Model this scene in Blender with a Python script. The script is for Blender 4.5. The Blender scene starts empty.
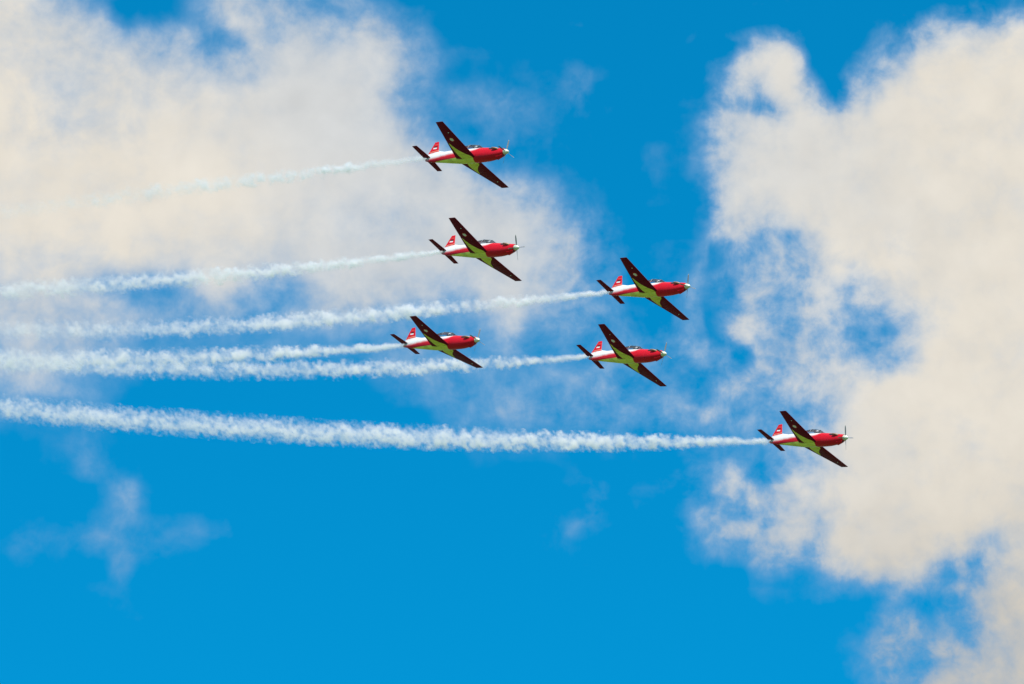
import bpy, bmesh, math, random
from mathutils import Vector, Matrix, noise
import numpy as np

# ----------------------------------------------------------------- camera, sky, sun, exposure
scene = bpy.context.scene
COL = scene.collection
rad = math.radians

cam_data = bpy.data.cameras.new('camera')
cam_data.lens = 200.0
cam_data.sensor_width = 36.0
cam_data.clip_start = 0.5
cam_data.clip_end = 120000.0
cam = bpy.data.objects.new('camera', cam_data)
COL.objects.link(cam)
cam.location = (0.0, 0.0, 1.7)
cam.rotation_euler = (rad(90.0 + 25.0), 0.0, 0.0)
scene.camera = cam

SUN_DIR = Vector((0.10, -0.52, 0.85)).normalized()      # towards the sun: high, behind the photographer
SUN_EL = math.asin(SUN_DIR.z)
SUN_AZ = math.atan2(SUN_DIR.x, SUN_DIR.y)

sun_data = bpy.data.lights.new('sun', 'SUN')
sun_data.energy = 4.9
sun_data.angle = rad(0.5)
sun_data.color = (1.0, 0.95, 0.91)
sun = bpy.data.objects.new('sun', sun_data)
COL.objects.link(sun)
sun.rotation_euler = (-SUN_DIR).to_track_quat('-Z', 'Y').to_euler()
sun.location = (0, -20, 60)

scene.view_settings.view_transform = 'Standard'
scene.view_settings.look = 'None'
scene.view_settings.exposure = 0.0
scene.view_settings.gamma = 1.0
scene.view_settings.use_curve_mapping = False
scene.render.engine = 'CYCLES'
scene.cycles.max_bounces = 10
scene.cycles.volume_bounces = 7
scene.cycles.transparent_max_bounces = 16


# ----------------------------------------------------------------- node helpers
class NT:
    """Thin helper round a node tree."""
    def __init__(self, tree):
        self.t = tree
        self.n = tree.nodes
        self.l = tree.links

    def node(self, typ, **kw):
        nd = self.n.new(typ)
        for k, v in kw.items():
            setattr(nd, k, v)
        return nd

    def put(self, sock, v):
        if hasattr(v, 'is_output'):
            self.l.new(v, sock)
        else:
            sock.default_value = v

    def m(self, op, a, b=None, c=None, clamp=False):
        nd = self.node('ShaderNodeMath', operation=op, use_clamp=clamp)
        for i, v in enumerate((a, b, c)):
            if v is not None:
                self.put(nd.inputs[i], v)
        return nd.outputs[0]

    def add(self, a, b): return self.m('ADD', a, b)
    def sub(self, a, b): return self.m('SUBTRACT', a, b)
    def mul(self, a, b): return self.m('MULTIPLY', a, b)

    def vm(self, op, a, b=None, scale=None):
        nd = self.node('ShaderNodeVectorMath', operation=op)
        self.put(nd.inputs[0], a)
        if b is not None:
            self.put(nd.inputs[1], b)
        if scale is not None:
            self.put(nd.inputs['Scale'], scale)
        return nd.outputs[0]

    def step(self, v, lo, hi, a=0.0, b=1.0, smooth=True):
        nd = self.node('ShaderNodeMapRange', interpolation_type='SMOOTHSTEP' if smooth else 'LINEAR')
        nd.clamp = True
        for i, x in enumerate((v, lo, hi, a, b)):
            self.put(nd.inputs[i], x)
        return nd.outputs[0]

    def mix(self, f, a, b):
        nd = self.node('ShaderNodeMix', data_type='RGBA')
        self.put(nd.inputs[0], f)
        self.put(nd.inputs[6], a)
        self.put(nd.inputs[7], b)
        return nd.outputs[2]

    def fmix(self, f, a, b):
        nd = self.node('ShaderNodeMix', data_type='FLOAT')
        self.put(nd.inputs[0], f)
        self.put(nd.inputs[2], a)
        self.put(nd.inputs[3], b)
        return nd.outputs[0]

    def noise(self, vec, scale, detail=4.0, rough=0.55, lac=2.0, dist=0.0):
        nd = self.node('ShaderNodeTexNoise')
        self.put(nd.inputs['Vector'], vec)
        self.put(nd.inputs['Scale'], scale)
        self.put(nd.inputs['Detail'], detail)
        self.put(nd.inputs['Roughness'], rough)
        self.put(nd.inputs['Lacunarity'], lac)
        self.put(nd.inputs['Distortion'], dist)
        return nd

    def sep(self, v):
        nd = self.node('ShaderNodeSeparateXYZ')
        self.put(nd.inputs[0], v)
        return nd.outputs

    def comb(self, x, y, z):
        nd = self.node('ShaderNodeCombineXYZ')
        for i, v in enumerate((x, y, z)):
            self.put(nd.inputs[i], v)
        return nd.outputs[0]

    def curve(self, v, pts):
        """1-D curve through pts [(x, y)], x in 0..1."""
        nd = self.node('ShaderNodeFloatCurve')
        mp = nd.mapping
        mp.use_clip = False
        mp.extend = 'HORIZONTAL'
        c = mp.curves[0]
        c.points[0].location = pts[0]
        c.points[1].location = pts[-1]
        for p in pts[1:-1]:
            c.points.new(*p)
        for p in c.points:
            p.handle_type = 'AUTO'
        mp.update()
        self.put(nd.inputs['Value'], v)
        return nd.outputs[0]


# ----------------------------------------------------------------- sky with broken cumulus
CLOUD_LIM = (-0.111701, 0.111701, 0.364774, 0.507891)
CLOUD_CURVES = [
(1.3762, [-0.283, -0.282, -0.282, -0.281, -0.281, -0.281, -0.275, -0.262, -0.252, -0.244, -0.239, -0.228, -0.246, -0.262, -0.294, -0.364, -0.423, -0.458, -0.48, -0.475, -0.472, -0.472, -0.458, -0.452, -0.452, -0.464, -0.483, -0.511, -0.544, -0.568, -0.571, -0.578, -0.6, -0.608, -0.651, -0.688, -0.73, -0.777, -0.843, -0.906, -0.937, -0.956, -0.991, -0.999, -1.0, -0.998, -0.992, -0.984, -0.967, -0.946, -0.934, -0.904, -0.856, -0.83, -0.788, -0.742, -0.676, -0.586, -0.462, -0.313, -0.23, -0.22, -0.219, -0.219, -0.218, -0.218, -0.217], [-0.698, -0.698, -0.697, -0.696, -0.696, -0.693, -0.685, -0.677, -0.669, -0.653, -0.637, -0.627, -0.619, -0.612, -0.6, -0.58, -0.57, -0.563, -0.549, -0.535, -0.532, -0.535, -0.541, -0.551, -0.563, -0.572, -0.562, -0.559, -0.555, -0.553, -0.556, -0.554, -0.554, -0.555, -0.558, -0.56, -0.558, -0.545, -0.528, -0.508, -0.476, -0.443, -0.41, -0.378, -0.358, -0.344, -0.336, -0.331, -0.337, -0.346, -0.354, -0.325, -0.288, -0.26, -0.243, -0.23, -0.207, -0.157, -0.106, -0.079, -0.06, -0.043, -0.052, -0.064, -0.064, -0.083, -0.123, -0.191, -0.321, -0.437, -0.507, -0.546, -0.553, -0.587, -0.608, -0.642, -0.635, -0.633, -0.642, -0.658, -0.705, -0.754, -0.787, -0.833, -0.866, -0.892, -0.925, -0.94, -0.952, -0.961, -0.966, -0.975, -0.983, -0.989, -0.995, -0.998, -1.0, -1.0, -0.999, -0.999, -0.998]),
(0.496, [0.721, 0.72, 0.719, 0.718, 0.717, 0.717, 0.701, 0.672, 0.65, 0.629, 0.611, 0.579, 0.607, 0.642, 0.687, 0.755, 0.793, 0.861, 0.945, 1.0, 1.0, 1.0, 0.996, 0.991, 0.974, 0.935, 0.89, 0.824, 0.728, 0.665, 0.597, 0.455, 0.304, 0.229, 0.06, -0.009, -0.047, -0.138, -0.245, -0.375, -0.475, -0.51, -0.52, -0.523, -0.533, -0.54, -0.537, -0.528, -0.497, -0.457, -0.435, -0.439, -0.459, -0.453, -0.41, -0.428, -0.459, -0.427, -0.5, -0.618, -0.698, -0.676, -0.675, -0.674, -0.673, -0.672, -0.672], [-0.864, -0.866, -0.867, -0.868, -0.87, -0.861, -0.838, -0.814, -0.768, -0.722, -0.685, -0.637, -0.57, -0.516, -0.493, -0.473, -0.448, -0.442, -0.497, -0.565, -0.598, -0.636, -0.685, -0.75, -0.816, -0.865, -0.837, -0.838, -0.827, -0.813, -0.812, -0.786, -0.748, -0.725, -0.745, -0.77, -0.772, -0.722, -0.653, -0.59, -0.521, -0.451, -0.389, -0.326, -0.278, -0.244, -0.215, -0.191, -0.179, -0.165, -0.154, -0.136, -0.117, -0.101, -0.062, -0.017, 0.01, 0.056, 0.069, 0.068, 0.084, 0.1, 0.104, 0.117, 0.139, 0.179, 0.204, 0.176, 0.096, 0.02, -0.032, -0.031, 0.006, 0.03, 0.059, 0.067, 0.207, 0.361, 0.479, 0.582, 0.633, 0.718, 0.781, 0.786, 0.779, 0.759, 0.764, 0.778, 0.832, 0.869, 0.899, 0.942, 0.977, 1.0, 0.993, 0.974, 0.965, 0.966, 0.968, 0.97, 0.972]),
(0.4246, [-0.647, -0.648, -0.65, -0.652, -0.653, -0.646, -0.623, -0.602, -0.594, -0.614, -0.659, -0.7, -0.581, -0.441, -0.149, 0.167, 0.292, 0.366, 0.382, 0.342, 0.312, 0.296, 0.203, 0.169, 0.14, 0.121, 0.163, 0.185, 0.132, 0.121, 0.074, -0.062, -0.191, -0.216, -0.17, -0.122, 0.0, 0.125, 0.343, 0.504, 0.569, 0.604, 0.76, 0.782, 0.716, 0.633, 0.515, 0.368, 0.243, 0.138, 0.1, -0.09, -0.422, -0.542, -0.684, -0.853, -0.925, -1.0, -0.938, -0.775, -0.655, -0.671, -0.669, -0.668, -0.666, -0.664, -0.663], [-0.479, -0.481, -0.482, -0.483, -0.484, -0.467, -0.433, -0.401, -0.334, -0.243, -0.168, -0.076, 0.04, 0.123, 0.177, 0.247, 0.273, 0.278, 0.285, 0.264, 0.25, 0.213, 0.151, 0.055, -0.044, -0.126, -0.085, -0.129, -0.134, -0.136, -0.179, -0.148, -0.085, -0.047, -0.094, -0.155, -0.18, -0.104, -0.002, 0.088, 0.197, 0.304, 0.394, 0.486, 0.556, 0.565, 0.54, 0.524, 0.526, 0.533, 0.539, 0.508, 0.465, 0.43, 0.389, 0.326, 0.272, 0.209, 0.119, 0.07, 0.041, 0.017, 0.033, 0.057, 0.055, 0.069, 0.14, 0.287, 0.422, 0.555, 0.505, 0.383, 0.359, 0.361, 0.31, 0.446, 0.784, 0.959, 1.0, 0.987, 0.898, 0.7, 0.535, 0.337, 0.178, 0.122, -0.007, -0.129, -0.195, -0.291, -0.39, -0.449, -0.466, -0.482, -0.517, -0.558, -0.575, -0.571, -0.567, -0.562, -0.556]),
(0.3722, [0.106, 0.107, 0.107, 0.108, 0.109, 0.108, 0.102, 0.097, 0.089, 0.089, 0.105, 0.128, 0.058, -0.002, -0.133, -0.335, -0.422, -0.556, -0.573, -0.515, -0.558, -0.553, -0.434, -0.283, -0.12, 0.075, 0.35, 0.595, 0.642, 0.646, 0.615, 0.529, 0.382, 0.51, 0.568, 0.676, 0.85, 0.956, 0.847, 0.748, 0.763, 0.713, 0.484, 0.321, 0.065, -0.178, -0.42, -0.712, -0.915, -1.0, -0.979, -0.804, -0.614, -0.552, -0.612, -0.582, -0.424, -0.148, 0.068, 0.222, 0.206, 0.225, 0.223, 0.222, 0.22, 0.218, 0.216], [0.334, 0.329, 0.325, 0.321, 0.316, 0.309, 0.319, 0.327, 0.312, 0.315, 0.319, 0.268, 0.135, -0.024, -0.128, -0.237, -0.358, -0.47, -0.494, -0.471, -0.431, -0.364, -0.3, -0.214, -0.116, -0.049, -0.114, -0.197, -0.27, -0.345, -0.397, -0.398, -0.361, -0.319, -0.281, -0.239, -0.199, -0.175, -0.134, -0.049, 0.069, 0.191, 0.329, 0.461, 0.539, 0.613, 0.669, 0.705, 0.782, 0.9, 1.0, 0.92, 0.833, 0.791, 0.777, 0.725, 0.671, 0.542, 0.433, 0.371, 0.271, 0.181, 0.176, 0.178, 0.194, 0.185, 0.137, -0.07, -0.447, -0.422, -0.416, -0.48, -0.501, -0.555, -0.687, -0.638, -0.33, -0.18, -0.084, -0.122, -0.275, -0.28, -0.194, -0.193, -0.169, -0.076, 0.026, 0.051, 0.057, 0.089, 0.123, 0.119, 0.093, 0.075, 0.075, 0.085, 0.091, 0.09, 0.089, 0.089, 0.088]),
(0.2472, [-0.398, -0.4, -0.402, -0.404, -0.406, -0.399, -0.379, -0.363, -0.353, -0.389, -0.461, -0.524, -0.418, -0.254, 0.082, 0.369, 0.44, 0.398, 0.396, 0.424, 0.418, 0.417, 0.388, 0.356, 0.343, 0.418, 0.49, 0.609, 0.762, 0.828, 0.66, 0.359, 0.141, 0.011, -0.23, -0.213, -0.177, -0.229, -0.287, -0.457, -0.553, -0.456, -0.312, -0.261, -0.224, -0.181, -0.105, 0.009, 0.108, 0.18, 0.221, 0.077, -0.171, -0.368, -0.43, -0.523, -0.451, -0.292, 0.037, 0.634, 0.944, 1.0, 0.999, 0.997, 0.996, 0.994, 0.992], [0.978, 0.975, 0.973, 0.971, 0.968, 0.921, 0.835, 0.765, 0.669, 0.508, 0.358, 0.133, -0.129, -0.343, -0.503, -0.663, -0.734, -0.732, -0.774, -0.824, -0.741, -0.569, -0.33, -0.03, 0.213, 0.349, 0.194, 0.104, 0.026, -0.079, -0.154, -0.291, -0.474, -0.58, -0.46, -0.31, -0.26, -0.412, -0.573, -0.628, -0.639, -0.647, -0.605, -0.529, -0.464, -0.431, -0.408, -0.378, -0.372, -0.378, -0.383, -0.352, -0.324, -0.301, -0.235, -0.175, -0.115, 0.026, 0.109, 0.138, 0.185, 0.231, 0.246, 0.272, 0.303, 0.359, 0.415, 0.457, 0.468, 0.323, 0.121, 0.099, 0.159, 0.157, 0.219, 0.253, 0.563, 0.842, 0.92, 1.0, 0.985, 0.744, 0.559, 0.386, 0.274, 0.231, 0.057, -0.1, -0.157, -0.28, -0.422, -0.475, -0.46, -0.448, -0.376, -0.298, -0.255, -0.256, -0.257, -0.257, -0.257]),
(0.2929, [-0.27, -0.267, -0.265, -0.262, -0.26, -0.246, -0.282, -0.376, -0.45, -0.457, -0.365, -0.263, -0.296, -0.47, -0.641, -0.38, -0.197, 0.008, 0.194, 0.139, 0.144, 0.237, -0.032, -0.194, -0.296, -0.236, -0.082, 0.096, 0.303, 0.481, 0.682, 0.757, 0.862, 1.0, 0.81, 0.519, 0.244, -0.004, -0.202, -0.434, -0.624, -0.633, -0.32, -0.199, -0.152, -0.128, -0.083, -0.012, -0.022, -0.122, -0.175, -0.209, -0.198, 0.088, 0.539, 0.811, 0.717, 0.594, 0.228, -0.195, -0.303, -0.348, -0.351, -0.355, -0.359, -0.363, -0.367], [0.109, 0.108, 0.108, 0.107, 0.106, 0.126, 0.167, 0.201, 0.227, 0.259, 0.275, 0.323, 0.361, 0.362, 0.362, 0.323, 0.238, 0.118, 0.071, -0.018, -0.122, -0.259, -0.408, -0.555, -0.665, -0.717, -0.646, -0.545, -0.476, -0.384, -0.286, -0.205, -0.106, -0.044, -0.081, -0.128, -0.129, -0.036, 0.082, 0.144, 0.128, 0.106, 0.054, -0.031, -0.114, -0.127, -0.108, -0.103, -0.081, -0.032, 0.009, -0.038, -0.091, -0.105, -0.016, 0.117, 0.187, 0.239, 0.287, 0.297, 0.308, 0.322, 0.309, 0.298, 0.309, 0.372, 0.343, 0.174, 0.174, 0.221, 0.416, 0.76, 0.901, 0.889, 1.0, 0.704, 0.114, -0.177, -0.336, -0.444, -0.512, -0.731, -0.755, -0.572, -0.212, 0.164, 0.392, 0.424, 0.286, 0.217, 0.149, 0.026, -0.053, -0.097, -0.131, -0.153, -0.169, -0.171, -0.172, -0.176, -0.18]),
(0.1765, [0.403, 0.398, 0.393, 0.387, 0.381, 0.454, 0.294, -0.133, -0.432, -0.613, -0.687, -0.915, -0.849, -0.718, -0.886, -0.683, -0.229, -0.102, 0.119, 0.206, 0.116, 0.107, 0.2, 0.242, 0.274, 0.361, 0.488, 0.505, 0.155, -0.174, -0.399, -0.453, -0.382, -0.402, -0.195, 0.209, 0.417, 0.539, 0.396, 0.274, 0.115, 0.031, -0.056, -0.196, -0.455, -0.677, -0.699, -0.642, -0.406, -0.022, 0.272, 0.574, 1.0, 0.947, 0.625, 0.326, -0.214, -0.719, -0.417, -0.063, -0.039, -0.025, -0.019, -0.013, -0.007, -0.001, 0.005], [-0.046, -0.048, -0.05, -0.052, -0.053, -0.06, -0.097, -0.15, -0.211, -0.246, -0.249, -0.218, -0.153, -0.085, -0.102, -0.102, -0.156, -0.264, -0.104, -0.025, 0.022, 0.085, 0.14, 0.185, 0.227, 0.241, 0.198, 0.036, 0.024, 0.097, 0.113, 0.16, 0.269, 0.359, 0.37, 0.359, 0.314, 0.192, 0.037, -0.115, -0.229, -0.339, -0.469, -0.522, -0.47, -0.389, -0.22, -0.066, 0.033, 0.137, 0.212, 0.229, 0.247, 0.248, 0.273, 0.396, 0.402, 0.249, 0.132, 0.074, 0.034, 0.001, -0.003, 0.021, 0.077, 0.152, 0.195, 0.123, 0.03, -0.084, 0.056, -0.042, -0.405, -0.299, -0.121, 0.142, 0.025, -0.302, -0.53, -0.473, -0.073, 0.064, 0.103, 0.35, 0.596, 0.863, 1.0, 0.963, 0.571, 0.389, 0.267, -0.029, -0.23, -0.331, -0.385, -0.406, -0.412, -0.409, -0.406, -0.399, -0.393]),
(0.1723, [-0.108, -0.112, -0.117, -0.122, -0.127, -0.103, -0.094, -0.148, -0.179, -0.264, -0.396, -0.557, -0.389, -0.025, 0.47, 0.487, 0.436, 0.058, -0.512, -0.308, -0.291, -0.329, 0.1, 0.465, 0.745, 0.563, 0.16, -0.093, 0.049, 0.156, 0.023, -0.028, -0.046, -0.375, -0.487, -0.199, 0.062, 0.099, 0.28, 0.593, 0.676, 0.334, -0.508, -0.715, -0.593, -0.407, -0.141, 0.172, 0.263, 0.167, -0.073, -0.221, -0.161, -0.282, -0.085, 0.038, 0.55, 0.949, 1.0, 0.486, -0.03, -0.258, -0.266, -0.275, -0.284, -0.293, -0.302], [-0.02, -0.025, -0.03, -0.034, -0.039, -0.02, 0.016, 0.058, 0.135, 0.149, 0.158, 0.238, 0.358, 0.369, 0.239, 0.064, -0.082, -0.023, -0.058, -0.022, -0.046, -0.14, -0.295, -0.511, -0.646, -0.557, -0.48, -0.17, -0.135, -0.125, 0.073, 0.192, 0.246, 0.246, 0.194, 0.18, 0.289, 0.484, 0.637, 0.654, 0.541, 0.433, 0.296, 0.032, -0.242, -0.318, -0.302, -0.291, -0.276, -0.25, -0.228, -0.174, -0.097, -0.035, -0.01, -0.025, -0.008, 0.019, 0.092, 0.124, 0.065, 0.006, 0.045, 0.075, 0.094, 0.053, 0.03, -0.278, -0.823, -1.0, -0.856, -0.607, -0.227, -0.02, -0.093, -0.189, -0.137, 0.22, 0.467, 0.525, 0.482, 0.273, 0.255, 0.31, 0.259, 0.299, 0.204, 0.072, 0.112, -0.071, -0.331, -0.307, -0.153, -0.082, -0.05, -0.042, -0.059, -0.075, -0.09, -0.112, -0.135]),
(0.1002, [0.717, 0.714, 0.711, 0.708, 0.704, 0.783, 0.628, 0.201, -0.176, -0.409, -0.372, -0.42, -0.483, -0.548, -0.878, -0.844, -0.269, -0.4, -0.571, -0.446, -0.279, -0.281, 0.186, 0.243, 0.169, 0.092, -0.025, -0.117, 0.14, 0.4, 0.564, 0.623, 0.359, 0.078, -0.555, -0.828, -0.617, -0.415, -0.397, -0.376, -0.278, -0.101, -0.128, 0.009, 0.531, 0.999, 1.0, 0.836, 0.498, 0.047, -0.269, -0.241, -0.157, -0.276, -0.593, -0.427, -0.305, -0.157, 0.27, 0.579, -0.052, -0.091, -0.094, -0.096, -0.099, -0.101, -0.104], [0.022, 0.025, 0.027, 0.029, 0.031, 0.042, 0.066, 0.07, 0.041, 0.092, 0.177, 0.181, 0.213, 0.17, 0.07, -0.034, -0.252, -0.396, -0.101, 0.091, 0.106, 0.098, 0.071, -0.029, -0.138, -0.076, 0.034, 0.193, 0.205, 0.137, 0.132, 0.06, -0.166, -0.389, -0.501, -0.564, -0.524, -0.304, -0.058, 0.157, 0.325, 0.494, 0.662, 0.798, 0.861, 0.769, 0.509, 0.288, 0.081, -0.186, -0.396, -0.473, -0.552, -0.592, -0.689, -0.916, -0.888, -0.556, -0.236, -0.069, 0.041, 0.129, 0.2, 0.185, 0.094, -0.15, -0.299, -0.03, 0.489, 0.524, -0.174, -0.457, -0.357, -0.377, -0.412, -0.491, -0.183, -0.095, -0.114, 0.112, -0.086, -0.256, -0.074, -0.062, 0.14, 0.563, 0.936, 1.0, 0.5, 0.454, 0.548, 0.217, -0.083, -0.224, -0.293, -0.307, -0.321, -0.33, -0.338, -0.345, -0.352]),
(0.148, [-0.087, -0.088, -0.09, -0.092, -0.094, -0.105, -0.088, -0.023, 0.052, 0.091, 0.035, -0.034, -0.007, 0.128, 0.17, 0.046, 0.149, -0.014, -0.259, -0.251, -0.28, -0.357, -0.161, -0.083, 0.028, 0.136, 0.246, 0.389, 0.357, 0.306, 0.265, 0.198, 0.068, 0.104, 0.047, -0.174, -0.596, -1.0, -0.568, -0.033, 0.218, 0.399, 0.334, 0.227, 0.047, -0.095, -0.182, -0.257, -0.273, -0.187, -0.059, 0.231, 0.612, 0.576, 0.288, -0.112, -0.197, 0.101, 0.137, -0.211, -0.224, -0.045, -0.047, -0.048, -0.049, -0.05, -0.051], [0.191, 0.191, 0.19, 0.19, 0.189, 0.196, 0.178, 0.139, 0.153, 0.119, 0.02, 0.043, 0.297, 0.548, 0.675, 0.78, 0.651, 0.76, 0.822, 0.954, 0.802, 0.462, 0.118, -0.272, -0.696, -1.0, -0.61, -0.124, 0.167, 0.324, 0.433, 0.383, 0.165, -0.048, -0.253, -0.493, -0.718, -0.757, -0.742, -0.754, -0.793, -0.816, -0.818, -0.483, 0.047, 0.237, 0.247, 0.239, 0.143, -0.025, -0.177, -0.11, -0.012, 0.047, 0.051, 0.147, 0.182, 0.032, 0.173, 0.35, 0.44, 0.504, 0.435, 0.316, 0.325, 0.203, -0.078, -0.126, 0.071, 0.122, -0.38, -0.576, -0.777, -0.37, -0.303, 0.059, -0.215, -0.35, -0.65, -0.354, 0.686, 0.82, 0.249, 0.268, 0.156, -0.051, -0.192, -0.263, -0.12, -0.136, -0.192, -0.089, 0.014, 0.054, 0.038, -0.001, -0.02, -0.018, -0.017, -0.017, -0.018]),
(0.0953, [0.213, 0.209, 0.206, 0.203, 0.199, 0.254, 0.184, -0.056, -0.17, -0.295, -0.418, -0.597, -0.433, -0.042, 0.264, 0.543, 0.442, 0.476, 0.337, 0.167, 0.252, 0.366, -0.014, -0.061, -0.035, -0.067, -0.232, -0.368, -0.228, -0.036, -0.128, -0.227, 0.063, -0.176, -0.393, -0.312, -0.33, -0.338, -0.184, 0.35, 0.309, 0.169, 0.37, 0.507, 0.406, 0.303, 0.133, -0.17, -0.469, -0.76, -0.951, -1.0, -0.759, 0.347, 0.719, 0.673, 0.824, 0.304, -0.592, -0.338, 0.162, 0.254, 0.256, 0.257, 0.258, 0.26, 0.261], [-0.064, -0.056, -0.048, -0.041, -0.034, -0.049, 0.027, 0.169, 0.274, 0.216, 0.138, -0.031, -0.276, -0.407, -0.355, -0.139, 0.08, 0.275, 0.082, -0.142, -0.159, -0.158, -0.048, 0.109, 0.188, 0.013, -0.024, 0.05, 0.251, 0.41, 0.364, 0.136, -0.138, -0.299, -0.194, -0.094, -0.165, -0.371, -0.525, -0.516, -0.346, -0.151, 0.111, 0.323, 0.362, 0.484, 0.462, 0.313, 0.114, -0.096, -0.247, -0.15, -0.01, 0.1, 0.157, 0.341, 0.3, 0.037, -0.265, -0.41, -0.393, -0.372, -0.426, -0.439, -0.432, -0.444, -0.491, -0.452, -0.746, -0.771, -0.323, 0.028, 0.556, 1.0, 0.982, 0.253, -0.779, -0.672, -0.135, 0.133, 0.224, 0.004, 0.045, 0.167, 0.266, 0.471, 0.458, 0.309, 0.233, -0.093, -0.492, -0.54, -0.337, -0.205, -0.083, 0.002, 0.056, 0.068, 0.08, 0.09, 0.099]),
(0.1203, [-0.141, -0.147, -0.153, -0.159, -0.164, -0.235, -0.154, 0.106, 0.462, 0.674, 0.321, -0.292, -0.259, 0.204, 0.288, 0.063, -0.323, -0.392, -0.103, -0.069, 0.029, 0.152, -0.127, -0.39, -0.628, -0.275, 0.332, 0.675, 0.707, 0.683, 0.343, -0.262, -0.434, -0.504, -1.0, -0.614, 0.225, 0.65, 0.359, -0.011, -0.371, -0.627, -0.259, -0.036, 0.199, 0.355, 0.292, 0.16, 0.013, -0.166, -0.214, -0.108, 0.079, 0.575, 0.44, 0.086, 0.143, 0.138, -0.126, 0.137, 0.098, -0.179, -0.179, -0.18, -0.181, -0.182, -0.183], [0.029, 0.028, 0.027, 0.026, 0.025, 0.046, 0.081, 0.084, 0.055, 0.05, -0.03, -0.055, -0.183, -0.33, -0.324, -0.311, -0.305, -0.281, -0.231, -0.186, -0.153, -0.095, -0.099, -0.223, -0.295, -0.269, -0.236, -0.224, -0.149, 0.009, 0.141, 0.212, 0.253, 0.244, 0.186, 0.14, 0.145, 0.203, 0.258, 0.267, 0.277, 0.308, 0.262, 0.191, 0.183, 0.236, 0.292, 0.313, 0.226, 0.099, -0.002, -0.089, -0.176, -0.214, -0.203, -0.101, -0.036, 0.005, 0.054, 0.047, 0.046, 0.046, 0.12, 0.178, 0.201, 0.1, 0.075, 0.315, 0.578, 0.15, 0.216, 0.329, 0.018, -0.045, 0.39, 0.121, -0.393, -0.642, -0.634, -0.631, -0.156, 0.511, 0.713, 1.0, 0.738, -0.03, -0.511, -0.49, -0.304, -0.247, -0.179, -0.0, 0.068, 0.071, 0.035, -0.002, -0.027, -0.028, -0.03, -0.033, -0.036]),
(0.0525, [0.043, 0.045, 0.047, 0.05, 0.051, 0.07, 0.116, 0.253, 0.087, -0.096, 0.04, 0.396, 0.128, -0.196, -0.611, -0.659, -0.543, -0.413, 0.587, 0.949, 0.862, 0.604, -0.4, -0.726, -0.848, -0.307, 0.447, 0.767, 0.384, -0.091, -0.161, 0.023, -0.07, -0.261, -0.212, -0.657, -0.878, -0.619, -0.073, 0.504, 1.0, 0.655, 0.318, 0.062, -0.341, -0.654, -0.457, -0.086, 0.299, 0.464, 0.458, -0.007, -0.966, -0.935, 0.242, 0.386, 0.118, 0.269, 0.452, 0.649, 0.157, -0.095, -0.087, -0.079, -0.07, -0.061, -0.053], [0.134, 0.124, 0.114, 0.105, 0.095, 0.093, 0.097, 0.072, -0.115, -0.214, -0.305, -0.485, -0.726, -0.895, -0.717, -0.521, 0.065, 0.475, 0.708, 0.353, 0.123, -0.067, -0.155, -0.293, -0.44, -0.253, -0.108, 0.421, 0.552, 0.471, 0.557, 0.48, 0.196, -0.083, -0.244, -0.336, -0.243, 0.076, 0.32, 0.405, 0.347, 0.295, 0.278, 0.219, 0.07, -0.08, -0.285, -0.433, -0.467, -0.484, -0.491, -0.195, 0.132, 0.341, 0.473, 0.702, 0.78, 0.728, 0.281, 0.005, 0.014, 0.054, 0.067, 0.139, 0.153, 0.22, 0.565, 1.0, 0.516, 0.184, 0.138, -0.117, 0.5, 0.457, -0.543, -0.796, -0.84, -0.559, 0.088, 0.767, 0.474, 0.024, 0.025, -0.308, -0.654, -0.623, -0.026, 0.399, -0.001, 0.242, 0.698, 0.491, 0.107, -0.075, -0.118, -0.076, -0.079, -0.103, -0.126, -0.153, -0.181]),
(0.0858, [0.256, 0.253, 0.25, 0.247, 0.244, 0.287, 0.224, -0.063, -0.102, -0.124, -0.242, -0.525, -0.464, 0.199, 0.342, 0.518, 1.0, 0.326, 0.213, 0.025, 0.024, -0.128, -0.564, -0.646, -0.643, -0.5, -0.332, -0.168, 0.084, 0.223, 0.303, -0.055, -0.764, 0.215, 0.435, -0.032, 0.112, 0.159, 0.111, -0.163, -0.352, -0.095, 0.327, 0.172, 0.026, -0.138, -0.126, -0.118, -0.104, 0.044, 0.143, 0.45, 0.085, -0.409, -0.129, -0.0, -0.381, -0.062, 0.686, 0.308, -0.108, -0.079, -0.083, -0.087, -0.092, -0.097, -0.101], [0.028, 0.039, 0.049, 0.058, 0.067, 0.088, 0.09, 0.177, 0.524, 0.529, 0.259, 0.164, 0.001, -0.198, -0.055, -0.071, 0.061, 0.585, 0.369, 0.295, 0.364, 0.26, 0.081, -0.154, -0.343, -0.182, -0.235, -0.124, -0.323, -0.561, -0.456, -0.291, -0.163, -0.11, -0.215, -0.296, -0.184, 0.025, 0.159, 0.196, 0.139, 0.078, -0.005, -0.136, -0.24, -0.312, -0.289, -0.212, -0.124, -0.037, 0.033, 0.117, 0.17, 0.16, 0.152, 0.087, 0.004, -0.126, -0.17, -0.174, -0.252, -0.316, -0.454, -0.547, -0.564, -0.414, -0.233, 0.106, 0.371, 0.448, 0.78, 0.696, 0.297, -0.587, -1.0, -0.77, -0.337, -0.101, 0.011, 0.058, -0.192, -0.213, -0.02, 0.229, 0.531, 0.726, 0.36, -0.033, 0.149, -0.198, -0.782, -0.712, -0.244, 0.057, 0.169, 0.153, 0.127, 0.106, 0.087, 0.068, 0.048]),
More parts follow.
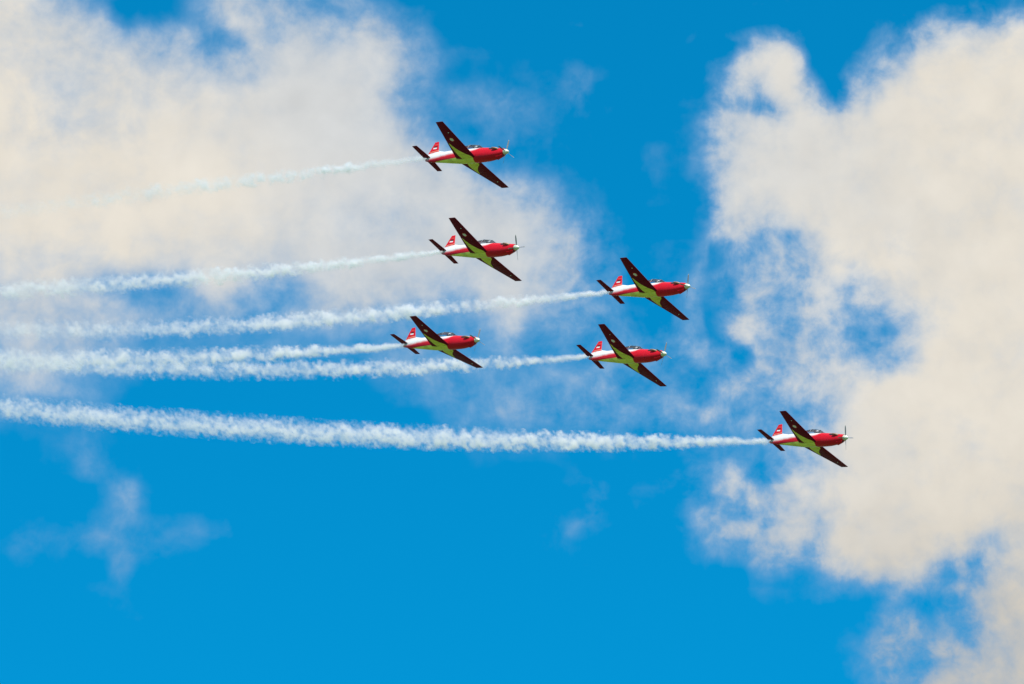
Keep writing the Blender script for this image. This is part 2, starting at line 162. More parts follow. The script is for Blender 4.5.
(0.0522, [-0.1, -0.096, -0.092, -0.087, -0.083, -0.081, -0.052, -0.09, -0.168, -0.206, -0.064, 0.195, 0.091, -0.164, -0.173, -0.041, -0.241, -0.475, -0.329, 0.497, 0.606, 0.262, 0.595, 0.556, 0.305, 0.178, 0.113, 0.172, -0.006, -0.268, -0.411, -0.505, -0.549, -0.301, 0.09, 0.373, -0.071, -0.033, -0.071, -0.467, -0.588, -0.18, 0.485, 0.799, 0.719, 0.588, 0.025, -0.679, -0.95, -0.532, 0.108, 0.012, 0.156, -0.11, -0.33, -0.14, 0.033, 1.0, 0.949, 0.712, 0.192, -0.07, -0.095, -0.122, -0.148, -0.175, -0.201], [0.025, 0.024, 0.023, 0.023, 0.023, 0.032, 0.076, 0.101, -0.015, -0.084, 0.001, 0.037, 0.112, 0.199, 0.049, -0.342, -0.082, 0.155, 0.063, -0.333, -0.451, -0.599, -0.821, -1.0, -0.956, -0.344, -0.239, 0.624, 0.568, 0.239, 0.541, 0.609, 0.421, 0.181, -0.017, -0.158, 0.03, 0.323, 0.355, 0.167, -0.164, -0.457, -0.564, -0.543, -0.49, -0.194, 0.299, 0.701, 0.716, 0.601, 0.5, 0.414, 0.31, 0.192, -0.105, -0.384, -0.378, -0.238, -0.61, -0.796, -0.611, -0.431, -0.484, -0.635, -0.454, -0.299, -0.436, 0.479, 0.821, 0.337, -0.003, -0.4, -0.485, -0.185, 0.53, 0.308, 0.054, 0.207, 0.262, 0.313, 0.185, -0.392, -0.499, -0.314, -0.03, -0.028, -0.138, 0.071, -0.006, 0.092, 0.208, 0.165, 0.047, -0.041, -0.0, 0.106, 0.099, 0.045, -0.006, -0.078, -0.151]),
(0.0884, [-0.036, -0.036, -0.036, -0.036, -0.036, -0.058, -0.123, -0.125, -0.072, 0.063, 0.108, 0.022, 0.239, -0.033, -0.006, 0.015, -0.118, -0.146, -0.054, 0.794, 0.601, 0.158, 0.163, 0.024, -0.107, -0.296, -0.776, -1.0, -0.316, 0.322, 0.551, 0.547, 0.387, -0.061, -0.539, -0.315, 0.011, 0.219, 0.196, 0.059, 0.209, 0.344, 0.094, -0.025, -0.195, -0.299, -0.204, -0.128, -0.139, -0.107, -0.244, -0.183, 0.67, 0.543, -0.043, -0.301, -0.352, -0.122, 0.243, 0.345, 0.037, -0.025, -0.03, -0.035, -0.039, -0.044, -0.049], [0.005, 0.031, 0.056, 0.08, 0.103, 0.115, 0.093, 0.088, 0.075, 0.071, 0.034, -0.014, -0.114, -0.105, -0.074, -0.121, 0.289, 0.556, 0.312, -0.248, -0.296, -0.168, -0.078, -0.089, -0.082, 0.147, 0.079, 0.05, -0.066, -0.167, -0.109, -0.066, -0.101, -0.171, -0.258, -0.296, -0.232, -0.105, 0.018, 0.142, 0.239, 0.364, 0.384, 0.211, 0.132, 0.104, -0.056, -0.248, -0.308, -0.358, -0.41, -0.272, -0.125, -0.048, 0.062, 0.43, 0.647, 0.58, 0.269, 0.004, -0.13, -0.212, -0.356, -0.524, -0.537, -0.355, -0.135, -0.002, 0.203, 0.231, -0.411, -0.408, -0.84, -0.19, 0.182, 0.727, 1.0, 0.45, -0.218, -0.721, -0.356, 0.096, 0.123, 0.193, 0.025, -0.021, 0.036, -0.022, -0.03, -0.019, 0.06, 0.104, 0.064, 0.02, -0.003, -0.013, -0.028, -0.042, -0.055, -0.066, -0.077]),
(0.185, [0.033, 0.035, 0.037, 0.038, 0.04, 0.052, 0.007, -0.086, -0.084, -0.045, -0.001, -0.028, 0.034, 0.004, 0.023, 0.063, 0.277, 0.454, -0.16, -0.037, 0.117, -0.228, -0.364, -0.274, -0.168, -0.028, 0.174, 0.284, -0.036, -0.383, -0.383, 0.513, 1.0, -0.329, -0.557, -0.165, 0.052, 0.223, 0.092, -0.005, -0.169, -0.245, 0.098, 0.276, 0.082, 0.025, -0.135, -0.247, -0.224, -0.019, 0.338, 0.226, 0.186, -0.141, -0.403, -0.104, 0.293, 0.206, -0.086, -0.071, -0.087, -0.023, -0.015, -0.007, 0.001, 0.009, 0.017], [-0.014, -0.018, -0.021, -0.024, -0.027, -0.028, -0.045, -0.045, 0.033, 0.04, 0.012, 0.036, -0.026, -0.143, -0.163, -0.078, -0.018, 0.076, 0.09, 0.106, 0.148, 0.196, 0.222, 0.178, 0.111, 0.005, -0.006, 0.018, 0.021, 0.013, -0.017, -0.036, -0.062, -0.085, -0.094, -0.099, -0.12, -0.056, 0.038, 0.071, 0.046, 0.029, -0.022, -0.059, -0.061, -0.097, -0.075, -0.028, 0.031, 0.091, 0.133, 0.16, 0.175, 0.145, 0.035, -0.153, -0.199, -0.155, -0.072, 0.014, 0.059, 0.095, 0.054, 0.021, 0.061, 0.126, 0.215, 0.471, 0.521, -0.206, -1.0, -0.082, 0.287, 0.028, 0.122, 0.125, 0.075, 0.085, -0.021, -0.105, -0.204, -0.164, 0.019, 0.009, 0.013, 0.114, 0.122, 0.012, -0.041, -0.12, -0.186, -0.177, -0.076, 0.012, 0.053, 0.061, 0.065, 0.069, 0.072, 0.073, 0.073]),
(0.0662, [0.118, 0.117, 0.117, 0.117, 0.117, 0.154, 0.055, -0.283, -0.38, -0.452, -0.418, -0.189, 0.046, 0.449, 0.735, 0.438, -0.443, -0.742, -0.679, 0.266, 1.0, 0.608, -0.651, -0.522, -0.169, 0.106, 0.279, 0.283, 0.004, -0.288, -0.29, -0.11, 0.154, 0.249, 0.544, 0.231, -0.178, -0.13, 0.01, 0.153, 0.252, -0.068, -0.578, -0.581, -0.036, 0.402, 0.343, 0.241, 0.149, -0.193, -0.341, 0.144, 0.461, 0.239, -0.37, -0.396, -0.007, 0.075, -0.144, -0.37, 0.103, 0.015, 0.022, 0.028, 0.035, 0.042, 0.049], [0.1, 0.088, 0.076, 0.064, 0.053, 0.034, 0.004, -0.066, -0.209, -0.174, -0.157, -0.147, -0.323, -0.608, -0.568, -0.303, 0.341, 1.0, 0.486, -0.222, -0.274, -0.268, -0.332, -0.225, 0.012, -0.033, 0.074, 0.064, 0.098, 0.126, 0.043, -0.001, 0.017, 0.078, 0.212, 0.334, 0.329, 0.161, 0.038, -0.024, -0.054, -0.101, -0.085, 0.109, 0.334, 0.329, 0.199, 0.093, 0.114, 0.189, 0.254, 0.071, -0.15, -0.308, -0.486, -0.623, -0.347, 0.341, 0.303, 0.085, 0.165, 0.253, 0.318, 0.156, 0.129, 0.324, 0.336, -0.148, -0.413, -0.175, -0.009, 0.38, -0.001, -0.401, -0.238, 0.014, 0.317, 0.203, -0.146, -0.133, 0.244, 0.109, -0.223, -0.457, -0.127, 0.523, 0.205, -0.217, 0.327, 0.042, -0.496, -0.194, 0.101, 0.058, 0.027, 0.02, 0.027, 0.036, 0.043, 0.049, 0.055]),
(0.0809, [-0.008, -0.008, -0.009, -0.008, -0.008, -0.024, -0.023, -0.12, -0.024, 0.017, -0.086, -0.106, -0.097, 0.253, 0.431, 0.278, -0.399, -0.16, 0.149, -0.199, -0.085, -0.068, -0.183, 0.153, 0.226, 0.096, 0.036, -0.051, -0.093, -0.099, -0.064, 0.063, 0.26, 0.311, 0.113, -0.111, -0.303, -0.003, 0.07, 0.074, -0.104, -0.186, 0.095, 0.168, 0.095, -0.014, -0.083, -0.198, -0.103, 0.144, 0.12, -0.045, -0.049, -0.015, 0.164, 0.233, 0.083, -0.611, -0.265, 1.0, 0.122, -0.098, -0.107, -0.115, -0.124, -0.132, -0.14], [0.003, -0.002, -0.007, -0.012, -0.017, -0.005, -0.034, -0.136, -0.333, -0.312, -0.201, 0.011, 0.298, 0.391, -0.015, -0.602, -0.628, 0.076, -0.015, 0.034, 0.038, 0.091, 0.115, -0.087, -0.215, 0.743, 0.594, 0.211, 0.186, 0.286, 0.305, 0.289, 0.218, -0.038, -0.563, -1.0, -0.82, -0.091, 0.288, 0.37, 0.296, 0.194, 0.054, -0.125, -0.286, -0.283, -0.169, -0.075, -0.0, 0.082, 0.137, 0.103, 0.085, 0.092, 0.105, 0.156, 0.114, -0.061, 0.07, 0.222, 0.297, 0.35, 0.275, 0.227, 0.193, -0.021, -0.409, -0.464, -0.195, -0.099, 0.169, 0.347, 0.062, 0.073, 0.217, 0.214, -0.056, -0.112, -0.113, -0.134, 0.114, 0.148, -0.212, -0.26, 0.146, 0.407, -0.1, -0.466, 0.338, 0.051, -0.525, -0.058, 0.32, 0.288, 0.195, 0.079, -0.014, -0.057, -0.09, -0.099, -0.107]),
(0.0415, [0.014, 0.014, 0.013, 0.013, 0.012, 0.003, 0.119, 0.256, 0.124, 0.057, 0.108, -0.027, 0.016, -0.214, -0.037, 0.009, -0.354, -0.272, -0.971, -0.581, 0.323, 0.903, -0.657, -0.2, 0.72, 0.509, -0.408, -0.897, 0.088, 1.0, 0.89, 0.061, -0.452, -0.423, -0.141, -0.059, -0.127, -0.127, 0.073, 0.127, 0.077, -0.196, 0.082, 0.253, 0.147, 0.019, -0.137, -0.706, -0.595, 0.509, 0.836, 0.719, -0.061, -0.862, -0.281, 0.634, 0.625, 0.044, -0.732, -0.642, -0.167, -0.021, 0.009, 0.04, 0.072, 0.103, 0.135], [0.132, 0.137, 0.141, 0.144, 0.147, 0.156, 0.122, 0.018, -0.152, -0.198, -0.241, -0.188, 0.052, -0.06, -0.267, 0.004, -0.013, -0.055, 0.122, 0.111, 0.079, 0.082, 0.023, 0.015, 0.088, -0.363, -0.166, -0.265, -0.017, 0.268, 0.071, -0.045, 0.003, 0.11, 0.188, 0.169, -0.093, -0.329, -0.351, -0.232, 0.036, 0.319, 0.283, 0.007, -0.275, -0.486, -0.245, 0.087, 0.186, 0.167, 0.127, 0.136, 0.144, 0.125, -0.095, -0.528, -0.399, 0.591, 0.753, 0.415, 0.254, 0.101, -0.025, -0.335, -0.313, -0.561, -1.0, -0.252, 0.202, -0.329, -0.086, 0.219, 0.342, -0.179, -0.153, 0.31, -0.098, -0.012, 0.195, 0.323, -0.161, -0.202, 0.123, 0.226, 0.063, -0.174, -0.12, 0.055, -0.005, 0.092, 0.281, 0.264, 0.099, -0.03, -0.119, -0.151, -0.14, -0.109, -0.081, -0.053, -0.025])]

def make_world():
    w = bpy.data.worlds.new('World')
    scene.world = w
    w.use_nodes = True
    g = NT(w.node_tree)
    g.n.clear()
    out = g.node('ShaderNodeOutputWorld')
    tc = g.node('ShaderNodeTexCoord')
    d = tc.outputs['Generated']
    sky = g.node('ShaderNodeTexSky', sky_type='NISHITA')
    sky.sun_disc = False
    sky.sun_elevation = SUN_EL
    sky.sun_rotation = SUN_AZ
    sky.altitude = 50.0
    sky.air_density = 1.0
    sky.dust_density = 0.4
    sky.ozone_density = 3.0
    blue = g.vm('MULTIPLY', sky.outputs[0], SKY_TINT)
    # direction as azimuth and elevation
    x, y, z = g.sep(d)
    az = g.m('ARCTAN2', x, y)
    el = g.m('ARCSINE', z)
    # gentle turbulence of the coordinates, so that outlines curl
    wv = g.noise(d, 70.0, 3.0, 0.5)
    wx, wy, wz = g.sep(wv.outputs['Color'])
    az_w = g.add(az, g.mul(g.sub(wx, 0.5), 0.006))
    el_w = g.add(el, g.mul(g.sub(wy, 0.5), 0.006))
    a0, a1, e0, e1 = CLOUD_LIM
    un = g.m('DIVIDE', g.sub(az_w, a0), a1 - a0)
    vn = g.m('DIVIDE', g.sub(el_w, e0), e1 - e0)
    cover = None
    for s, fe, fa in CLOUD_CURVES:
        ce = g.curve(vn, [(i / (len(fe) - 1), v) for i, v in enumerate(fe)])
        ca = g.curve(un, [(i / (len(fa) - 1), v) for i, v in enumerate(fa)])
        t = g.mul(g.mul(ce, ca), s)
        cover = t if cover is None else g.add(cover, t)
    # the rest of the sky: broken cumulus of the same kind
    far = g.noise(d, 11.0, 4.0, 0.5)
    far_cover = g.step(far.outputs['Fac'], 0.40, 0.62)
    win = g.mul(g.mul(g.step(un, -0.12, 0.0), g.step(un, 1.0, 1.12, 1.0, 0.0)),
                g.mul(g.step(vn, -0.15, 0.0), g.step(vn, 1.0, 1.15, 1.0, 0.0)))
    cover = g.fmix(win, far_cover, cover)
    # billow detail
    dw = g.vm('ADD', d, g.vm('SCALE', g.vm('SUBTRACT', wv.outputs['Color'], (0.5, 0.5, 0.5)), scale=0.005))
    n1 = g.noise(dw, 135.0, 8.0, 0.53)
    n2 = g.noise(dw, 480.0, 5.0, 0.60)
    nn = g.add(g.mul(g.sub(n1.outputs['Fac'], 0.5), 1.0), g.mul(g.sub(n2.outputs['Fac'], 0.5), 0.40))
    edge = g.m('SUBTRACT', 1.0, g.m('POWER', g.m('ABSOLUTE', g.sub(g.mul(cover, 2.0), 1.0)), 2.0), clamp=True)
    east = g.step(az, -0.005, 0.03)
    amp = g.add(g.mul(edge, g.fmix(east, 0.62, 0.98)), 0.07)
    thin = g.mul(g.mul(cover, g.m('SUBTRACT', 1.0, cover, clamp=True)), g.fmix(east, 0.7, 1.3))
    dens = g.add(cover, g.mul(nn, g.add(amp, thin)))
    alpha = g.fmix(0.5, g.step(dens, 0.04, 0.96), g.step(dens, 0.04, 0.98, smooth=False))
    alpha = g.mul(alpha, g.step(z, 0.0, 0.05))
    # cloud light: creamy where thick, cool grey where thin, faint billows
    thick = g.step(g.add(cover, g.mul(nn, 0.5)), 0.70, 1.05)
    lf = g.noise(d, 30.0, 4.0, 0.5)
    warm = g.m('MULTIPLY', thick, g.step(g.add(g.m('ABSOLUTE', az), g.mul(g.sub(lf.outputs['Fac'], 0.5), 0.07)), 0.022, 0.088, 0.05, 1.0), clamp=True)
    veil = g.step(alpha, 0.15, 0.88)
    ccol = g.mix(veil, CLOUD_THIN, CLOUD_COOL)
    ccol = g.mix(warm, ccol, CLOUD_WARM)
    # billows catch the sun on their upper flanks, bases of the bank are greyer
    up = g.noise(g.vm('ADD', dw, (0.0, 0.0, 0.0035)), 150.0, 4.0, 0.5)
    relief = g.sub(n1.outputs['Fac'], up.outputs['Fac'])
    shade = g.add(g.add(1.0, g.mul(relief, 0.14)), g.mul(g.sub(lf.outputs['Fac'], 0.5), 0.10))
    shade = g.mul(shade, g.step(el, rad(21.6), rad(24.2), 0.76, 1.0))
    ccol = g.vm('SCALE', ccol, scale=shade)
    b1 = g.node('ShaderNodeBackground')
    g.put(b1.inputs[0], blue)
    b1.inputs[1].default_value = 0.1
    b2 = g.node('ShaderNodeBackground')
    g.put(b2.inputs[0], ccol)
    b2.inputs[1].default_value = 1.0
    mx = g.node('ShaderNodeMixShader')
    g.put(mx.inputs[0], alpha)
    g.l.new(b1.outputs[0], mx.inputs[1])
    g.l.new(b2.outputs[0], mx.inputs[2])
    g.l.new(mx.outputs[0], out.inputs[0])

SKY_TINT = (0.008, 1.34, 1.69)
CLOUD_COOL = (0.66, 0.68, 0.69, 1.0)
CLOUD_THIN = (0.42, 0.57, 0.75, 1.0)
CLOUD_WARM = (0.79, 0.738, 0.65, 1.0)
make_world()


# ----------------------------------------------------------------- object helpers
def tag(o, label=None, category=None, group=None, kind=None):
    for k, v in (('label', label), ('category', category), ('group', group), ('kind', kind)):
        if v:
            o[k] = v
    return o

def link_mesh(name, me, mat=None, parent=None):
    o = bpy.data.objects.new(name, me)
    COL.objects.link(o)
    if mat:
        me.materials.append(mat)
    if parent:
        o.parent = parent
    return o

def from_data(name, verts, faces, mat=None, parent=None, smooth=True, sharp=35):
    me = bpy.data.meshes.new(name)
    me.from_pydata([tuple(v) for v in verts], [], faces)
    bm = bmesh.new()
    bm.from_mesh(me)
    bmesh.ops.recalc_face_normals(bm, faces=bm.faces)
    bm.to_mesh(me)
    bm.free()
    if smooth:
        for p in me.polygons:
            p.use_smooth = True
        me.set_sharp_from_angle(angle=rad(sharp))
    me.update()
    return link_mesh(name, me, mat, parent)

def loft(rings, cap0=True, cap1=True, skip=None):
    """Closed rings of equal length -> verts, faces."""
    n = len(rings[0])
    verts = [v for r in rings for v in r]
    faces = []
    for i in range(len(rings) - 1):
        for j in range(n):
            q = (i * n + j, i * n + (j + 1) % n, (i + 1) * n + (j + 1) % n, (i + 1) * n + j)
            if skip and skip(sum((Vector(verts[k]) for k in q), Vector()) / 4):
                continue
            faces.append(q)
    if cap0:
        faces.append(tuple(range(n))[::-1])
    if cap1:
        faces.append(tuple(range((len(rings) - 1) * n, len(rings) * n)))
    return verts, faces

def merge(parts):
    V, Fc = [], []
    for v, f in parts:
        o = len(V)
        V += list(v)
        Fc += [tuple(i + o for i in q) for q in f]
    return V, Fc

def interp(tab, x):
    """Smooth (Catmull-Rom) lookup in a table of rows (x, a, b, ...) with falling x."""
    k = 0
    while k < len(tab) - 2 and x < tab[k + 1][0]:
        k += 1
    p0, p1, p2, p3 = tab[max(k - 1, 0)], tab[k], tab[k + 1], tab[min(k + 2, len(tab) - 1)]
    t = (x - p1[0]) / (p2[0] - p1[0])
    res = []
    for c in range(1, len(p1)):
        m1 = (p2[c] - p0[c]) / (p2[0] - p0[0]) * (p2[0] - p1[0]) if p2[0] != p0[0] else 0
        m2 = (p3[c] - p1[c]) / (p3[0] - p1[0]) * (p2[0] - p1[0]) if p3[0] != p1[0] else 0
        t2, t3 = t * t, t * t * t
        res.append((2*t3 - 3*t2 + 1) * p1[c] + (t3 - 2*t2 + t) * m1 + (-2*t3 + 3*t2) * p2[c] + (t3 - t2) * m2)
    return res

def tube(pts, radii, n=10):
    rings = []
    for i, p in enumerate(pts):
        a = Vector(pts[max(i - 1, 0)])
        b = Vector(pts[min(i + 1, len(pts) - 1)])
        t = (b - a).normalized()
        s = t.orthogonal().normalized() if i == 0 else (s - t * s.dot(t)).normalized()
        q = t.cross(s)
        rings.append([Vector(p) + (s * math.cos(2 * math.pi * k / n) + q * math.sin(2 * math.pi * k / n)) * radii[i] for k in range(n)])
    return loft(rings)

def lathe_x(prof, n=24, z0=0.0):
    """prof [(x, radius)] round the x axis."""
    return loft([[Vector((x, r * math.cos(2 * math.pi * k / n), z0 + r * math.sin(2 * math.pi * k / n))) for k in range(n)] for x, r in prof])

def box(x0, x1, y0, y1, z0, z1):
    v = [Vector((x, y, z)) for x in (x0, x1) for y in (y0, y1) for z in (z0, z1)]
    return v, [(0, 1, 3, 2), (4, 6, 7, 5), (0, 4, 5, 1), (2, 3, 7, 6), (0, 2, 6, 4), (1, 5, 7, 3)]


# ----------------------------------------------------------------- materials
def new_mat(name):
    m = bpy.data.materials.new(name)
    m.use_nodes = True
    g = NT(m.node_tree)
    return m, g, g.n['Principled BSDF']

def plain(name, col, rough=0.5, metal=0.0, var=0.06, scale=6.0, spec=0.5):
    m, g, b = new_mat(name)
    tc = g.node('ShaderNodeTexCoord')
    n = g.noise(tc.outputs['Object'], scale, 5.0, 0.6)
    f = g.add(1.0, g.mul(g.sub(n.outputs['Fac'], 0.5), 2 * var))
    g.put(b.inputs['Base Color'], g.vm('SCALE', (col[0], col[1], col[2]), scale=f))
    g.put(b.inputs['Roughness'], g.add(rough, g.mul(g.sub(n.outputs['Fac'], 0.5), 0.15)))
    b.inputs['Metallic'].default_value = metal
    b.inputs['Specular IOR Level'].default_value = spec
    return m

RED = (0.66, 0.006, 0.020, 1)
WHITE = (0.80, 0.79, 0.77, 1)
RED_SHADED = (0.17, 0.004, 0.022, 1)  # wing and tail red, darkened with the shade of their undersides
LIME = (0.90, 0.88, 0.15, 1)
SOOT = (0.020, 0.014, 0.014, 1)
# every part of a plane keeps the plane's own axes: x forward, y to port, z up, origin between the wings
XO = 4.5

def marking_front(g, ay):
    """Front edge (x) of the pale belly marking for a distance ay from the centre line."""
    pts = [(0.0, -3.72), (0.62, -3.73), (1.1, -4.20), (1.6, -4.64), (2.1, -4.92), (2.48, -5.10), (3.0, -5.6)]
    c = g.curve(g.m('DIVIDE', ay, 3.0), [(p[0] / 3.0, (p[1] + 6.0) / 3.0) for p in pts])
    return g.add(g.sub(g.mul(c, 3.0), 6.0), XO)

def weather(g, p, col, amount=0.10):
    n = g.noise(p, 2.3, 6.0, 0.62)
    st = g.noise(g.vm('MULTIPLY', p, (0.7, 9.0, 9.0)), 2.0, 4.0, 0.6)
    f = g.add(1.0, g.add(g.mul(g.sub(n.outputs['Fac'], 0.5), amount * 2), g.mul(g.sub(st.outputs['Fac'], 0.5), amount * 1.4)))
    return g.vm('SCALE', col, scale=f), n.outputs['Fac']

def seams(g, v, pitch, width):
    """1 on thin panel lines across one axis."""
    fr = g.m('ABSOLUTE', g.sub(g.m('FRACT', g.m('DIVIDE', v, pitch)), 0.5))
    return g.step(fr, 0.5 - width / pitch, 0.5 - 0.4 * width / pitch)

def finish(g, b, p, col, rough=0.35, coat=0.05, spec=0.18):
    c, n = weather(g, p, col)
    g.put(b.inputs['Base Color'], c)
    g.put(b.inputs['Roughness'], g.add(rough, g.mul(g.sub(n, 0.5), 0.25)))
    b.inputs['Coat Weight'].default_value = coat
    b.inputs['Coat Roughness'].default_value = 0.2
    b.inputs['Specular IOR Level'].default_value = spec

def mat_fuselage():
    m, g, b = new_mat('fuselage_paint')
    tc = g.node('ShaderNodeTexCoord')
    p = tc.outputs['Object']
    x, y, z = g.sep(p)
    nx, ny, nz = g.sep(tc.outputs['Normal'])
    ay = g.m('ABSOLUTE', y)
    X = lambda v: v + XO
    wob = g.noise(p, 3.0, 4.0, 0.6)
    wb = g.sub(wob.outputs['Fac'], 0.5)
    # white upper rear, its lower edge running along the flank and up to the windscreen
    line = g.curve(g.m('DIVIDE', g.add(x, 10.5 - XO), 8.0),
                   [(0.0, 0.36), (1.3 / 8, 0.40), (3.0 / 8, 0.50), (4.2 / 8, 0.55), (5.3 / 8, 0.53), (6.1 / 8, 0.52), (6.7 / 8, 0.62), (7.1 / 8, 0.80), (7.5 / 8, 1.06), (1.0, 1.5)])
    zl = g.sub(g.mul(line, 1.0), 0.5)
    white = g.step(g.sub(g.add(z, g.mul(wb, 0.16)), zl), -0.17, 0.20)
    col = g.mix(white, RED, WHITE)
    # pale belly marking
    ff = marking_front(g, ay)
    thr = g.sub(-0.46, g.mul(g.add(x, 6.0 - XO), 0.02))
    low = g.step(g.sub(g.add(z, g.mul(wb, 0.02)), thr), -0.015, 0.015, 1.0, 0.0)
    green = g.mul(g.mul(g.step(g.sub(x, ff), -0.03, 0.03, 1.0, 0.0), low), g.step(nz, -0.35, -0.25, 1.0, 0.0))
    streak = g.noise(g.vm('MULTIPLY', p, (0.5, 5.0, 5.0)), 1.6, 5.0, 0.65)
    belly = g.mix(g.step(streak.outputs['Fac'], 0.45, 0.72, 0.0, 0.6), LIME, (0.30, 0.20, 0.06, 1))
    col = g.mix(green, col, belly)
    # soot behind the exhaust stubs, anti-glare panel ahead of the windscreen
    dx = g.m('DIVIDE', g.sub(x, X(-1.78)), 0.36)
    dz = g.m('DIVIDE', g.sub(z, 0.17), 0.16)
    blot = g.add(g.add(g.mul(dx, dx), g.mul(dz, dz)), g.mul(wb, 1.2))
    col = g.mix(g.step(blot, 0.7, 1.25, 1.0, 0.0), col, SOOT)
    sm = g.mul(seams(g, x, 1.15, 0.014), 0.35)
    col = g.mix(sm, col, SOOT)
    finish(g, b, p, col)
    return m

def mat_wing():
    m, g, b = new_mat('wing_paint')
    tc = g.node('ShaderNodeTexCoord')
    p = tc.outputs['Object']
    x, y, z = g.sep(p)
    nx, ny, nz = g.sep(tc.outputs['Normal'])
    ay = g.m('ABSOLUTE', y)
    under = g.step(nz, -0.2, -0.1, 1.0, 0.0)
    ff = marking_front(g, ay)
    rear = g.curve(g.m('DIVIDE', ay, 3.0), [(0.0, 0.35), (0.15, 0.35), (0.2, 0.33), (0.35, 0.285), (0.6, 0.275), (0.83, 0.29), (1.0, 0.29)])
    rx0 = g.add(g.sub(g.mul(rear, 3.0), 6.0), XO)
    green = g.mul(g.mul(g.step(g.sub(x, ff), -0.025, 0.025, 1.0, 0.0), g.step(g.sub(x, rx0), -0.02, 0.02)), under)
    streak = g.noise(g.vm('MULTIPLY', p, (0.6, 4.0, 4.0)), 1.8, 5.0, 0.65)
    belly = g.mix(g.step(streak.outputs['Fac'], 0.45, 0.72, 0.0, 0.6), LIME, (0.30, 0.20, 0.06, 1))
    col = g.mix(green, RED_SHADED, belly)  # wing red carries its underside shade in the base colour
    # roundel: red bordered pale pentagon on the starboard underside
    rx = g.sub(x, -4.42 + XO)
    ry = g.add(y, 2.95)
    ang = g.m('ARCTAN2', ry, rx)
    rr = g.m('SQRT', g.add(g.mul(rx, rx), g.mul(ry, ry)))
    sect = 2 * math.pi / 5
    am = g.sub(g.m('FLOORED_MODULO', g.add(ang, sect / 2), sect), sect / 2)
    pent = g.mul(rr, g.m('COSINE', am))
    col = g.mix(g.mul(g.step(pent, 0.26, 0.27, 1.0, 0.0), under), col, (0.45, 0.02, 0.03, 1))
    col = g.mix(g.mul(g.step(pent, 0.175, 0.185, 1.0, 0.0), under), col, WHITE)
    sm = g.m('MAXIMUM', seams(g, y, 0.86, 0.012), seams(g, g.add(x, 0.2), 0.62, 0.012))
    col = g.mix(g.mul(sm, 0.5), col, SOOT)
    finish(g, b, p, col, 0.6, 0.0, 0.08)
    return m

def mat_flap():
    m, g, b = new_mat('control_surface_paint')
    tc = g.node('ShaderNodeTexCoord')
    p = tc.outputs['Object']
    x, y, z = g.sep(p)
    col = g.mix(g.mul(seams(g, y, 0.74, 0.012), 0.5), RED_SHADED, SOOT)  # same red with underside shade painted in, on tailplanes too
    finish(g, b, p, col, 0.6, 0.0, 0.08)
    return m

def mat_fin():
    m, g, b = new_mat('fin_paint')
    tc = g.node('ShaderNodeTexCoord')
    p = tc.outputs['Object']
    x, y, z = g.sep(p)
    def band(v, a, c, s=0.012):
        return g.mul(g.step(v, a - s, a + s), g.step(v, c - s, c + s, 1.0, 0.0))
    # white root that runs up into the red along the leading edge side
    root = g.add(g.mul(g.add(x, 9.6 - XO), 0.16), 0.60)
    col = g.mix(g.step(g.sub(z, root), -0.02, 0.02), WHITE, RED)
    line = band(g.sub(z, root), 0.13, 0.165)
    col = g.mix(g.mul(line, g.step(x, -9.62 + XO, -9.6 + XO)), col, (0.78, 0.62, 0.36, 1))
    # fin flash, dark red over white, and a thin stripe above it
    fx = band(g.sub(x, g.mul(g.sub(z, 1.25), 0.08)), -9.40 + XO, -8.98 + XO)
    col = g.mix(g.mul(fx, band(z, 1.10, 1.24)), col, WHITE)
    col = g.mix(g.mul(fx, band(z, 1.25, 1.42)), col, (0.10, 0.012, 0.012, 1))
    col = g.mix(g.mul(fx, band(z, 1.55, 1.60)), col, (0.72, 0.12, 0.06, 1))
    finish(g, b, p, col, 0.5, 0.0, 0.2)
    return m

def mat_glass():
    m, g, b = new_mat('canopy_glass')
    g.n.remove(b)
    out = g.n['Material Output']
    tr = g.node('ShaderNodeBsdfTransparent')
    tr.inputs[0].default_value = (0.94, 0.97, 0.98, 1)
    gl = g.node('ShaderNodeBsdfGlossy')
    gl.inputs['Roughness'].default_value = 0.03
    fr = g.node('ShaderNodeFresnel')
    fr.inputs[0].default_value = 1.5
    mx = g.node('ShaderNodeMixShader')
    g.put(mx.inputs[0], g.mul(fr.outputs[0], 0.9))
    g.l.new(tr.outputs[0], mx.inputs[1])
    g.l.new(gl.outputs[0], mx.inputs[2])
    g.l.new(mx.outputs[0], out.inputs['Surface'])
    return m

def mat_ground():
    m, g, b = new_mat('airfield_grass')
    tc = g.node('ShaderNodeTexCoord')
    p = tc.outputs['Object']
    n1 = g.noise(p, 0.004, 5.0, 0.6)
    n2 = g.noise(p, 0.35, 6.0, 0.65)
    c = g.mix(g.step(n1.outputs['Fac'], 0.35, 0.65), (0.062, 0.108, 0.030, 1), (0.095, 0.130, 0.046, 1))
    c = g.vm('SCALE', c, scale=g.add(0.8, g.mul(n2.outputs['Fac'], 0.4)))
    g.put(b.inputs['Base Color'], c)
    b.inputs['Roughness'].default_value = 0.95
    return m

